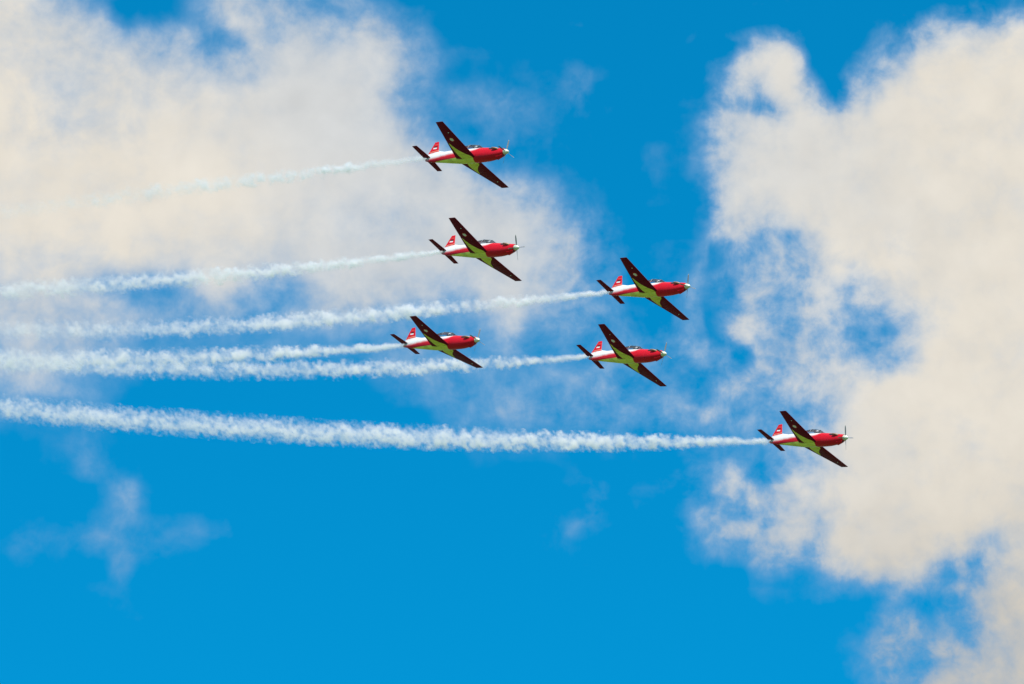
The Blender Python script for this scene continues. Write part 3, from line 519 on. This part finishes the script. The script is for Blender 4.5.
M = dict(
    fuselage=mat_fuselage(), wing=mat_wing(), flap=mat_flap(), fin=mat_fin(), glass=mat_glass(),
    frame=plain('canopy_frame_paint', (0.16, 0.17, 0.20), 0.4),
    spinner=plain('spinner_polish', (0.80, 0.80, 0.62), 0.28, 0.25),
    blade=plain('blade_grey', (0.22, 0.225, 0.24), 0.5),
    tip=plain('blade_tip_paint', (0.42, 0.41, 0.36), 0.45),
    steel=plain('exhaust_metal', (0.30, 0.17, 0.11), 0.55, 0.5),
    dark=plain('cockpit_dark', (0.03, 0.032, 0.035), 0.7),
    seat=plain('seat_fabric', (0.22, 0.22, 0.20), 0.8),
    suit=plain('flight_suit', (0.06, 0.075, 0.055), 0.85),
    skin=plain('skin', (0.42, 0.25, 0.17), 0.55),
    helmet=plain('helmet_paint', (0.72, 0.72, 0.70), 0.25),
    visor=plain('visor', (0.015, 0.015, 0.018), 0.1),
    lamp=plain('lamp_glass', (0.7, 0.68, 0.55), 0.2),
)


# ----------------------------------------------------------------- ground
gv = [Vector((x, y, 0)) for x, y in ((-40000, -40000), (40000, -40000), (40000, 40000), (-40000, 40000))]
ground = from_data('ground', gv, [(0, 1, 2, 3)], mat_ground(), smooth=False)
tag(ground, 'wide flat grass airfield below the flying planes', 'ground', kind='structure')


# ----------------------------------------------------------------- the propeller plane
# fuselage stations: x, z top, z bottom, half width (nose tip of the spinner at x = 0, metres)
STN = [(-0.52, 0.25, -0.36, 0.30), (-0.60, 0.27, -0.43, 0.34), (-0.90, 0.30, -0.58, 0.41), (-1.40, 0.35, -0.70, 0.48),
       (-2.10, 0.43, -0.80, 0.54), (-2.90, 0.50, -0.82, 0.57), (-3.50, 0.53, -0.82, 0.58), (-4.50, 0.54, -0.80, 0.57),
       (-5.50, 0.57, -0.77, 0.53), (-6.30, 0.62, -0.68, 0.46), (-7.20, 0.63, -0.57, 0.37), (-8.20, 0.59, -0.45, 0.27),
       (-9.10, 0.48, -0.33, 0.17), (-9.60, 0.34, -0.25, 0.10), (-9.85, 0.20, -0.16, 0.05)]

def body_ring(x, n=40):
    zt, zb, hw = interp(STN, x)
    zc, hh = (zt + zb) / 2, (zt - zb) / 2
    ring = []
    for k in range(n):
        a = 2 * math.pi * k / n
        c, s = math.cos(a), math.sin(a)
        e = 0.86
        ring.append(Vector((x + XO, hw * math.copysign(abs(c) ** e, c), zc + hh * math.copysign(abs(s) ** e, s))))
    return ring

def airfoil(xle, xte, y, z, thick, a=0.0, b=1.0, n=14, inc=0.0):
    """Section between chord fractions a..b, ring order top a->b then bottom b->a."""
    c = xle - xte
    def half(t):
        return 5 * thick * c * (0.2969 * math.sqrt(max(t, 0)) - 0.126 * t - 0.3516 * t**2 + 0.2843 * t**3 - 0.1036 * t**4)
    ts = [a + (b - a) * (1 - math.cos(math.pi * i / n)) / 2 for i in range(n + 1)]
    top = [(t, half(t) * 1.15) for t in ts]
    bot = [(t, -half(t) * 0.85) for t in reversed(ts)]
    if a == 0.0:
        bot = bot[:-1]
    return [Vector((xle - t * c + XO, y, z + h + inc * (0.5 - t) * c)) for t, h in top + bot]

def wing_dims(ay):
    xle = -3.42 - 0.087 * ay
    xte = -5.74 + 0.195 * ay
    return xle, xte, -0.62 + 0.1135 * ay

def wing_ring(s, ay, a, b, thick=0.125):
    xle, xte, z = wing_dims(ay)
    th = thick * (1.0 - 0.04 * ay)
    return airfoil(xle, xte, s * ay, z, th, a, b)

HINGE = 0.80
def make_wing(s, root):
    ys = [0.25, 0.6, 1.0, 1.6, 2.2, 2.8, 2.0, 4.0, 4.6, 5.05]
    rings = [wing_ring(s, y, 0.0, HINGE) for y in ys]
    # rounded tip
    for dy, k in ((0.10, 0.97), (0.18, 0.86), (0.235, 0.60), (0.25, 0.25)):
        r = wing_ring(s, 5.05 + dy, 0.0, HINGE)
        c = wing_dims(5.05 + dy)
        zc = c[2]
        rings.append([Vector((v.x, v.y, zc + (v.z - zc) * k)) for v in r])
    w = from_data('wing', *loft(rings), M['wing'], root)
    def surf(name, y0, y1, mat=M['flap'], a=HINGE + 0.009):
        n = 6
        rr = [wing_ring(s, y0 + (y1 - y0) * i / n, a, 1.0) for i in range(n + 1)]
        return from_data(name, *loft(rr), mat, w)
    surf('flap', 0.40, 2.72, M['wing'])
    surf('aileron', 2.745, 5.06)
    # fixed tip behind the aileron
    rr = []
    for dy, k in ((0.03, 1.0), (0.12, 0.92), (0.19, 0.78), (0.24, 0.4)):
        r = wing_ring(s, 5.05 + dy, HINGE - 0.002, 1.0)
        zc = wing_dims(5.05 + dy)[2]
        rr.append([Vector((v.x, v.y, zc + (v.z - zc) * k)) for v in r])
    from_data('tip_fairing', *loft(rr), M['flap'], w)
    xle, xte, z = wing_dims(3.94)
    lamp = lathe_x([(0, 0.001), (0.01, 0.05), (0.03, 0.06), (0.05, 0.05), (0.06, 0.001)], 12)
    lv = [Vector((xle - 0.33 + XO + v.z * 0.9, s * 3.94 + v.y * 0.9, z - 0.105 - v.x)) for v in lamp[0]]
    from_data('underwing_lamp', lv, lamp[1], M['lamp'], w)
    # wheel well door outline: a shallow raised panel under the inner wing
    return w

def make_tailplane(s, root):
    def dims(ay):
        return -9.22 - 0.115 * ay, -10.05 + 0.012 * ay, 0.12
    def ring(ay, a, b, k=1.0):
        xle, xte, z = dims(ay)
        r = airfoil(xle, xte, s * ay, z, 0.095, a, b, 10)
        return [Vector((v.x, v.y, z + (v.z - z) * k)) for v in r]
    H = 0.60
    ys = [0.03, 0.4, 0.9, 1.4, 1.9]
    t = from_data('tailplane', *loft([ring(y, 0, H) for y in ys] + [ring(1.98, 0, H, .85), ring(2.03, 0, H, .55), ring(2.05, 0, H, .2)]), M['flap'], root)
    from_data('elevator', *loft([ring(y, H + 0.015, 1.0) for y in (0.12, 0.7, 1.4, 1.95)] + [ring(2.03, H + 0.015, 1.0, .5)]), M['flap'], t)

def make_fin(root):
    def dims(z):
        t = (z - 0.3) / 1.6
        return -8.42 - 0.60 * t, -9.86 + 0.40 * t
    def ring(z, a, b, k=1.0):
        xle, xte = dims(z)
        r = airfoil(xle, xte, 0, 0, 0.085, a, b, 10)
        return [Vector((v.x, v.z * k, z)) for v in r]
    H = 0.56
    zs = [0.30, 0.7, 1.1, 1.5, 1.78]
    rings = [ring(z, 0, H) for z in zs] + [ring(1.86, 0, H, .8), ring(1.90, 0, H, .3)]
    f = from_data('fin', *loft(rings), M['fin'], root)
    r2 = [ring(z, H + 0.012, 1.0) for z in (0.22, 0.6, 1.0, 1.4, 1.78)] + [ring(1.87, H + 0.012, 1.0, .6)]
    from_data('rudder', *loft(r2), M['fin'], f)
    # dorsal fillet ahead of the fin
    rr = []
    for i in range(7):
        u = i / 6
        x = -7.3 - 1.25 * u
        zt = interp(STN, x)[0]
        h = 0.02 + 0.24 * u ** 1.7
        rr.append([Vector((x + XO, y * (0.03 + 0.03 * u), zt - 0.05 + (h + 0.05) * zz)) for y, zz in ((-1, 0), (-.6, .7), (0, 1), (.6, .7), (1, 0))])
    from_data('dorsal_fillet', *loft(rr), M['fuselage'], f)

def canopy_dims(x):
    # top height, half width
    tab = [(-3.02, 0.53, 0.30), (-3.35, 0.72, 0.36), (-3.85, 0.93, 0.40), (-4.5, 1.03, 0.415), (-5.2, 1.00, 0.40), (-5.8, 0.86, 0.35), (-6.3, 0.64, 0.24)]
    return interp(tab, x)

def canopy_ring(x, n=18, grow=0.0, lift=0.0):
    zt, hw = canopy_dims(x)
    z0 = interp(STN, x)[0] - 0.20
    r = []
    for k in range(n + 1):
        a = math.pi * k / n
        r.append(Vector((x + XO, (hw + grow) * math.copysign(abs(math.cos(a)) ** 0.8, math.cos(a)), z0 + (zt + grow - z0) * math.sin(a) ** 0.8)))
    return r

def make_canopy(root):
    xs = [-3.02 - 3.28 * i / 22 for i in range(23)]
    rows = [canopy_ring(x) for x in xs]
    n = len(rows[0])
    faces = [(i * n + j, i * n + j + 1, (i + 1) * n + j + 1, (i + 1) * n + j) for i in range(len(rows) - 1) for j in range(n - 1)]
    c = from_data('canopy', [v for r in rows for v in r], faces, M['glass'], root)
    def hoop(x, rad_):
        return tube(canopy_ring(x, 18, 0.006), [rad_] * 19, 8)
    fr = [hoop(-3.05, 0.030), hoop(-3.72, 0.030), hoop(-4.75, 0.026), hoop(-6.05, 0.03)]
    for s in (0, -1):
        pts = [canopy_ring(x, 18, 0.006)[2 if s == 0 else 16] for x in xs]
        fr.append(tube(pts, [0.022] * len(pts), 8))
    from_data('canopy_frame', *merge(fr), M['frame'], c)
    return c

def make_propeller(root):
    prof = [(0.0, 0.004), (-0.03, 0.06), (-0.10, 0.125), (-0.20, 0.185), (-0.33, 0.235), (-0.48, 0.262), (-0.515, 0.262)]
    hub = from_data('propeller', *lathe_x([(x + 0.33, r) for x, r in prof]), M['spinner'], root)
    hub.location = (XO - 0.33, 0, -0.05)
    for k in range(4):
        a = math.pi / 2 * k
        rings, tips = [], []
        for i in range(11):
            r = 0.16 + (1.19 - 0.16) * i / 10
            t = i / 10
            ch = 0.50 * (0.10 + 0.16 * math.sin(math.pi * min(t * 0.75 + 0.12, 1))) * (1.0 if i < 10 else 0.55)
            pitch = rad(62 - 36 * t)
            sec = []
            for j in range(10):
                b_ = 2 * math.pi * j / 10
                u, w = ch / 2 * math.cos(b_), ch * 0.07 * math.sin(b_) + (0.03 * (1 - t) ** 3) * math.sin(b_)
                lx = u * math.sin(pitch) + w * math.cos(pitch)
                lt = u * math.cos(pitch) - w * math.sin(pitch)
                sec.append(Vector((lx, lt * math.cos(a) - r * math.sin(a), lt * math.sin(a) + r * math.cos(a))))
            rings.append(sec)
        bl = from_data('propeller_blade', *loft(rings[:10]), M['blade'], hub)
        from_data('blade_tip', *loft(rings[9:]), M['tip'], bl)
    return hub

def make_plane():
    root = bpy.data.objects.new('propeller_plane', None)
    COL.objects.link(root)
    root.empty_display_size = 2
    xs = [-0.52, -0.55, -0.60, -0.70] + [-0.8 - 0.15 * i for i in range(60)] + [-9.78, -9.85]
    def cut(c):      # cockpit opening under the canopy
        return -6.0 + XO < c.x < -3.2 + XO and c.z > interp(STN, c.x - XO)[0] - 0.13
    fus = from_data('fuselage', *loft([body_ring(x) for x in xs], skip=cut), M['fuselage'], root, sharp=50)
    for s in (1, -1):
        pts = [(XO - 1.05, s * 0.36, 0.06), (XO - 1.16, s * 0.45, 0.07), (XO - 1.30, s * 0.54, 0.08), (XO - 1.55, s * 0.60, 0.09), (XO - 1.62, s * 0.605, 0.09)]
        v, f = tube(pts, [0.10, 0.105, 0.10, 0.085, 0.08], 12)
        from_data('exhaust_stub', v, f, M['steel'], fus)
    # cowl intake lip under the spinner
    lip = [[Vector((XO - 0.56 - 0.28 * i, (0.17 + 0.05 * i) * math.cos(a), -0.44 - 0.10 * i + (0.08 + 0.03 * i) * math.sin(a))) for a in [2 * math.pi * k / 16 for k in range(16)]] for i in range(3)]
    from_data('chin_intake', *loft(lip), M['fuselage'], fus)
    mouth = [[Vector((XO - 0.548 - 0.006 * i, 0.145 * math.cos(a), -0.44 + 0.06 * math.sin(a))) for a in [2 * math.pi * k / 16 for k in range(16)]] for i in range(2)]
    from_data('intake_mouth', *loft(mouth), M['dark'], fus)
    # blade aerial on the spine
    ant = [[Vector((XO - 6.75 - 0.14 * u + dx * (1 - 0.45 * u), dy * (1 - 0.4 * u), 0.60 + 0.28 * u)) for dx, dy in ((0.10, 0), (0.0, 0.012), (-0.10, 0), (0.0, -0.012))] for u in (0, 0.5, 1)]
    from_data('antenna', *loft(ant), M['dark'], fus)
    # cockpit: floor, coaming, two seats
    tub = merge([box(XO - 6.0, XO - 3.15, -0.34, 0.34, -0.34, -0.30), box(XO - 3.22, XO - 3.12, -0.30, 0.30, -0.30, 0.46),
                 box(XO - 5.0, XO - 4.86, -0.32, 0.32, -0.30, 0.50), box(XO - 6.02, XO - 5.94, -0.3, 0.3, -0.3, 0.44)])
    from_data('cockpit_tub', *tub, M['dark'], fus, smooth=False)
    for sx, dz in ((-4.30, 0.0), (-5.42, 0.06)):
        sv = merge([box(XO + sx - 0.06, XO + sx + 0.42, -0.22, 0.22, -0.20 + dz, -0.08 + dz),
                    box(XO + sx - 0.16, XO + sx - 0.04, -0.21, 0.21, -0.20 + dz, 0.50 + dz),
                    box(XO + sx - 0.15, XO + sx - 0.03, -0.12, 0.12, 0.505 + dz, 0.66 + dz)])
        from_data('seat', *sv, M['seat'], fus, smooth=False)
    for s in (1, -1):
        make_wing(s, root)
        make_tailplane(s, root)
    make_fin(root)
    make_canopy(root)
    prop = make_propeller(root)
    return root

def copy_tree(o, parent=None):
    c = o.copy()
    COL.objects.link(c)
    if parent is not None:
        c.parent = parent
    for ch in list(o.children):
        copy_tree(ch, c)
    return c

# pilot: one continuous seated body grown over a skeleton, in the plane's own axes
def make_pilot():
    J = {  # name: (x, y, z, radius)   x forward of the hips
        'pelvis': (0.06, 0, 0.02, 0.155), 'waist': (0.0, 0, 0.18, 0.135), 'chest': (-0.01, 0, 0.36, 0.165), 'neckb': (0.0, 0, 0.52, 0.075),
        'neck': (0.015, 0, 0.58, 0.062), 'head': (0.03, 0, 0.70, 0.10), 'crown': (0.03, 0, 0.77, 0.085)}
    E = [('pelvis', 'waist'), ('waist', 'chest'), ('chest', 'neckb'), ('neckb', 'neck'), ('neck', 'head'), ('head', 'crown')]
    for s, t in ((1, 'p'), (-1, 's')):
        J.update({'hip' + t: (0.10, s * 0.10, 0.0, 0.10), 'knee' + t: (0.50, s * 0.15, 0.05, 0.068), 'ankle' + t: (0.66, s * 0.14, -0.25, 0.042), 'toe' + t: (0.82, s * 0.14, -0.27, 0.036),
                  'sh' + t: (0.0, s * 0.19, 0.46, 0.075), 'el' + t: (0.10, s * 0.25, 0.20, 0.05), 'wr' + t: (0.33, s * (0.10 if t == 's' else 0.22), 0.17, 0.034), 'hand' + t: (0.41, s * (0.06 if t == 's' else 0.20), 0.18, 0.030)})
        E += [('pelvis', 'hip' + t), ('hip' + t, 'knee' + t), ('knee' + t, 'ankle' + t), ('ankle' + t, 'toe' + t), ('chest', 'sh' + t), ('sh' + t, 'el' + t), ('el' + t, 'wr' + t), ('wr' + t, 'hand' + t)]
        for f in range(4):
            n = 'f%d' % f + t
            hx, hy, hz, _ = J['hand' + t]
            J[n + 'a'] = (hx + 0.045, hy + (f - 1.5) * 0.018, hz - 0.005, 0.010)
            J[n + 'b'] = (hx + 0.060, hy + (f - 1.5) * 0.017, hz - 0.035 + 0.004 * abs(f - 1), 0.009)
            E += [('hand' + t, n + 'a'), (n + 'a', n + 'b')]
        J['th' + t] = (hx + 0.03, hy - s * 0.045, hz + 0.005, 0.011)
        E.append(('hand' + t, 'th' + t))
    names = list(J)
    me = bpy.data.meshes.new('person')
    me.from_pydata([J[n][:3] for n in names], [(names.index(a), names.index(b)) for a, b in E], [])
    o = bpy.data.objects.new('person', me)
    COL.objects.link(o)
    sk = o.modifiers.new('skin', 'SKIN')
    for i, n in enumerate(names):
        sv = me.skin_vertices[0].data[i]
        sv.radius = (J[n][3], J[n][3])
        sv.use_root = (n == 'pelvis')
    o.modifiers.new('sub', 'SUBSURF').levels = 1
    o.modifiers['sub'].render_levels = 1
    dg = bpy.context.evaluated_depsgraph_get()
    m2 = bpy.data.meshes.new_from_object(o.evaluated_get(dg))
    o.modifiers.clear()
    o.data = m2
    m2.name = 'person'
    m2.materials.clear()
    m2.materials.append(M['suit'])
    m2.materials.append(M['skin'])
    for p in m2.polygons:
        p.use_smooth = True
        p.material_index = 1 if p.center.z > 0.575 or (p.center.x > 0.37 and 0.1 < p.center.z < 0.25) else 0
    # helmet shell open at the face, visor and mask
    hv, hf = [], []
    rings = []
    for i in range(9):
        ph = math.pi * i / 8 * 0.62
        rings.append([Vector((0.02 + 0.142 * math.sin(ph) * math.cos(a) , 0.125 * math.sin(ph) * math.sin(a), 0.715 + 0.145 * math.cos(ph) - (0.05 if (math.cos(a) < 0.3 and i == 8) else 0))) for a in [2 * math.pi * k / 18 for k in range(18)]])
    from_data('helmet', *loft(rings, cap0=False, cap1=False), M['helmet'], o)
    vis = [[Vector((0.02 + 0.150 * math.cos(a), 0.132 * math.sin(a), z)) for a in [(-0.95 + 1.9 * k / 12) for k in range(13)]] for z in (0.665, 0.70, 0.74)]
    n = 13
    vf = [(i * n + j, i * n + j + 1, (i + 1) * n + j + 1, (i + 1) * n + j) for i in range(2) for j in range(n - 1)]
    from_data('visor', [v for r in vis for v in r], vf, M['visor'], o)
    mk = lathe_x([(0.10, 0.05), (0.14, 0.045), (0.165, 0.03), (0.17, 0.005)], 12)
    from_data('oxygen_mask', [Vector((v.x, v.y, v.z + 0.635)) for v in mk[0]], mk[1], M['dark'], o)
    return o

PLANES = {
1: [[-3.725, 458.425, 234.097], [[0.7693, 0.5606, 0.3065], [-0.602, 0.7967, 0.0536], [-0.2141, -0.2257, 0.9504]]],
2: [[-2.616, 475.828, 233.07], [[0.7352, 0.5846, 0.3431], [-0.6312, 0.775, 0.0322], [-0.2471, -0.2402, 0.9387]]],
3: [[13.236, 481.325, 231.628], [[0.7576, 0.5722, 0.314], [-0.6163, 0.7856, 0.0552], [-0.2151, -0.2353, 0.9478]]],
4: [[-6.438, 495.241, 232.628], [[0.7528, 0.6009, 0.2688], [-0.619, 0.7851, -0.0216], [-0.224, -0.1501, 0.963]]],
5: [[11.355, 492.317, 229.863], [[0.7405, 0.5744, 0.3489], [-0.627, 0.7773, 0.051], [-0.242, -0.2566, 0.9358]]],
6: [[28.99, 501.642, 225.279], [[0.7348, 0.5984, 0.3195], [-0.6353, 0.7721, 0.015], [-0.2377, -0.214, 0.9475]]]}
PLANE_LABEL = {
    1: 'red and white propeller plane flying highest of the six, far above the others',
    2: 'red and white propeller plane second highest, directly below the topmost plane',
    3: 'red and white propeller plane, the upper of the close pair ahead in mid formation',
    4: 'red and white propeller plane rearmost in the formation, nearest the crossing smoke trails',
    5: 'red and white propeller plane, the lower of the close pair ahead in mid formation',
    6: 'red and white propeller plane lowest and leading, trailing the longest smoke',
}
PILOT_LABEL = {
    1: 'pilot in dark suit and pale helmet in the highest plane of all',
    2: 'pilot in dark suit and pale helmet in the second highest plane',
    3: 'pilot in dark suit and pale helmet in the upper plane of the mid pair',
    4: 'pilot in dark suit and pale helmet in the rearmost plane',
    5: 'pilot in dark suit and pale helmet in the lower plane of the mid pair',
    6: 'pilot in dark suit and pale helmet in the lowest, leading plane',
}
PROP_TURN = {1: 8, 2: 38, 3: 22, 4: 3, 5: 12, 6: 30}

proto = make_plane()
pilot = make_pilot()
planes = {}
for k in sorted(PLANES):
    pos, R = PLANES[k]
    pl = proto if k == 1 else copy_tree(proto)
    planes[k] = pl
    pr = pilot if k == 1 else copy_tree(pilot)
    mw = Matrix([R[0] + [pos[0]], R[1] + [pos[1]], R[2] + [pos[2]], [0, 0, 0, 1]])
    for o, mm in ((pl, mw), (pr, mw @ Matrix.Translation((XO - 4.22, 0, 0.09)))):
        o.rotation_mode = 'QUATERNION'
        o.location = mm.to_translation()
        o.rotation_quaternion = mm.to_quaternion()
    tag(pl, PLANE_LABEL[k], 'plane', 'aerobatic planes flying in formation')
    tag(pr, PILOT_LABEL[k], 'person', 'pilots in the cockpits')
    for ch in pl.children:
        if ch.name.startswith('propeller'):
            ch.rotation_euler = (rad(PROP_TURN[k]), 0, 0)


# ----------------------------------------------------------------- smoke trails
TRAILS = {
1: [[-7.764, 461.585, 235.221], [-0.78755, 0.61625, 0.0], [-4.17479e-06, 0.000229925, 0.201328, 0.167342], [0.71, 53.1]],
2: [[-6.476, 479.142, 234.367], [-0.75874, 0.6514, 0.0], [-4.14334e-06, 0.000807475, 0.207771, 0.1437], [1.1, 59.5]],
3: [[9.259, 484.56, 232.758], [-0.77576, 0.63102, 0.0], [7.14259e-06, -0.000205985, 0.218792, 0.120125], [0.61, 80.5]],
4: [[-10.39, 498.491, 233.804], [-0.7724, 0.63514, 0.0], [-1.00916e-06, 0.0007401, 0.232877, -0.0110049], [0.7, 55.0]],
5: [[7.467, 495.609, 231.133], [-0.76314, 0.64623, 0.0], [-3.60922e-06, 0.00110209, 0.224116, 0.226323], [0.84, 81.0]],
6: [[25.132, 504.978, 226.527], [-0.75643, 0.65407, 0.0], [-1.31859e-06, 0.000627386, 0.276816, 0.051938], [0.45, 108.4]]}
# start radius, late radius, growth length, start density, fade length
TRAIL_LOOK = {
    1: (0.34, 1.00, 18.0, 4.3, 19.0),
    2: (0.34, 1.15, 24.0, 3.7, 50.0),
    3: (0.34, 1.15, 24.0, 3.4, 50.0),
    4: (0.34, 1.22, 17.0, 2.9, 60.0),
    5: (0.34, 1.22, 21.0, 2.9, 60.0),
    6: (0.38, 1.58, 28.0, 2.8, 110.0),
}
TRAIL_LABEL = {
    1: 'thin white smoke trail fading out behind the highest plane',
    2: 'white smoke trail streaming behind the second highest plane',
    3: 'white smoke trail behind the upper plane of the mid pair',
    4: 'short dense white smoke trail behind the rearmost plane',
    5: 'white smoke trail behind the lower plane of the mid pair, passing under the rearmost plane',
    6: 'longest and thickest white smoke trail, behind the lowest leading plane',
}

def smoke_mat(k, co, look, seed):
    r0, r1, gl, d0, fade = look
    m = bpy.data.materials.new('smoke')
    m.use_nodes = True
    g = NT(m.node_tree)
    g.n.clear()
    out = g.node('ShaderNodeOutputMaterial')
    tc = g.node('ShaderNodeTexCoord')
    p = tc.outputs['Object']
    x, y, z = g.sep(p)
    zc = g.add(g.mul(g.add(g.mul(g.add(g.mul(x, co[0]), co[1]), x), co[2]), x), co[3])
    R = g.sub(r1, g.mul(g.m('EXPONENT', g.mul(x, -1.0 / gl)), r1 - r0))
    q = g.vm('ADD', g.vm('DIVIDE', g.comb(x, y, g.sub(z, zc)), g.comb(R, R, R)), (seed * 7.3, seed * 3.1, 0))
    # x is stretched by the changing radius only slowly, so use plain metres along the trail
    qn = g.vm('ADD', g.comb(g.mul(x, 1.0), y, g.sub(z, zc)), (seed * 17.3, seed * 5.1, 0))
    big = g.noise(qn, 0.65, 4.0, 0.55)
    fine = g.noise(qn, 1.6, 4.0, 0.62)
    clump = g.noise(qn, 0.5, 2.0, 0.5)
    lace = g.noise(g.vm('ADD', qn, (40.0, 0.0, 9.0)), 1.15, 3.5, 0.6)
    bx, by, bz = g.sep(big.outputs['Color'])
    oy = g.mul(g.sub(by, 0.5), g.mul(R, 0.9))
    oz = g.add(g.mul(g.sub(bz, 0.5), g.mul(R, 1.3)), g.mul(R, 0.08))
    dy = g.add(y, oy)
    dz = g.add(g.sub(z, zc), oz)
    rho = g.m('DIVIDE', g.m('SQRT', g.add(g.mul(dy, dy), g.mul(dz, dz))), R)
    soft = g.step(g.add(rho, g.mul(g.sub(fine.outputs['Fac'], 0.5), g.step(x, 0.0, 14.0, 1.3, 3.3))), 0.02, 0.98, 1.0, 0.0)
    dil = g.m('POWER', g.m('DIVIDE', r0 + 0.25, g.add(R, 0.25)), 0.75)
    dn = g.mul(g.mul(soft, dil), g.mul(d0, g.m('EXPONENT', g.mul(x, -1.0 / fade))))
    dn = g.mul(dn, g.step(clump.outputs['Fac'], 0.34, 0.62, 0.45, 1.35))
    dn = g.mul(dn, g.fmix(g.step(x, 0.0, 12.0), 1.0, g.step(lace.outputs['Fac'], 0.38, 0.60, 0.15, 1.5)))
    dn = g.mul(dn, g.step(x, 0.0, 0.8, 0.85, 1.0))
    vs = g.node('ShaderNodeVolumeScatter')
    vs.inputs['Color'].default_value = (1.0, 0.915, 0.955, 1)
    g.put(vs.inputs['Density'], dn)
    g.l.new(vs.outputs[0], out.inputs['Volume'])
    return m

for k in sorted(TRAILS):
    tail, hd, co, (s0, s1) = TRAILS[k]
    look = TRAIL_LOOK[k]
    length = s1 + (28.0 if k != 1 else 10.0)
    N = 18
    steps = int(length / 0.4)
    rings = []
    for i in range(steps + 1):
        x = length * i / steps
        R = look[1] - (look[1] - look[0]) * math.exp(-x / look[2])
        zc = ((co[0] * x + co[1]) * x + co[2]) * x + co[3] - 0.08 * R
        ring = []
        for j in range(N):
            a = 2 * math.pi * j / N
            c, s = math.cos(a), math.sin(a)
            bump = noise.noise(Vector((x * 0.8 + 31 * k, c * R * 1.1, s * R * 1.1))) * 0.16 + noise.noise(Vector((x * 1.9 + 11 * k, c * R * 2.5, s * R * 2.5))) * 0.10
            rr = R * (1.16 + bump)
            ring.append(Vector((x, c * rr, zc + s * rr)))
        rings.append(ring)
    mat = smoke_mat(k, co, look, k)
    o = from_data('smoke_trail', *loft(rings), mat, sharp=180)
    mat.cycles.volume_step_rate = 0.18 / (0.1 * length)
    o.location = tail
    o.rotation_euler = (0, 0, math.atan2(hd[1], hd[0]))
    tag(o, TRAIL_LABEL[k], 'smoke trail', 'smoke trails behind the planes')
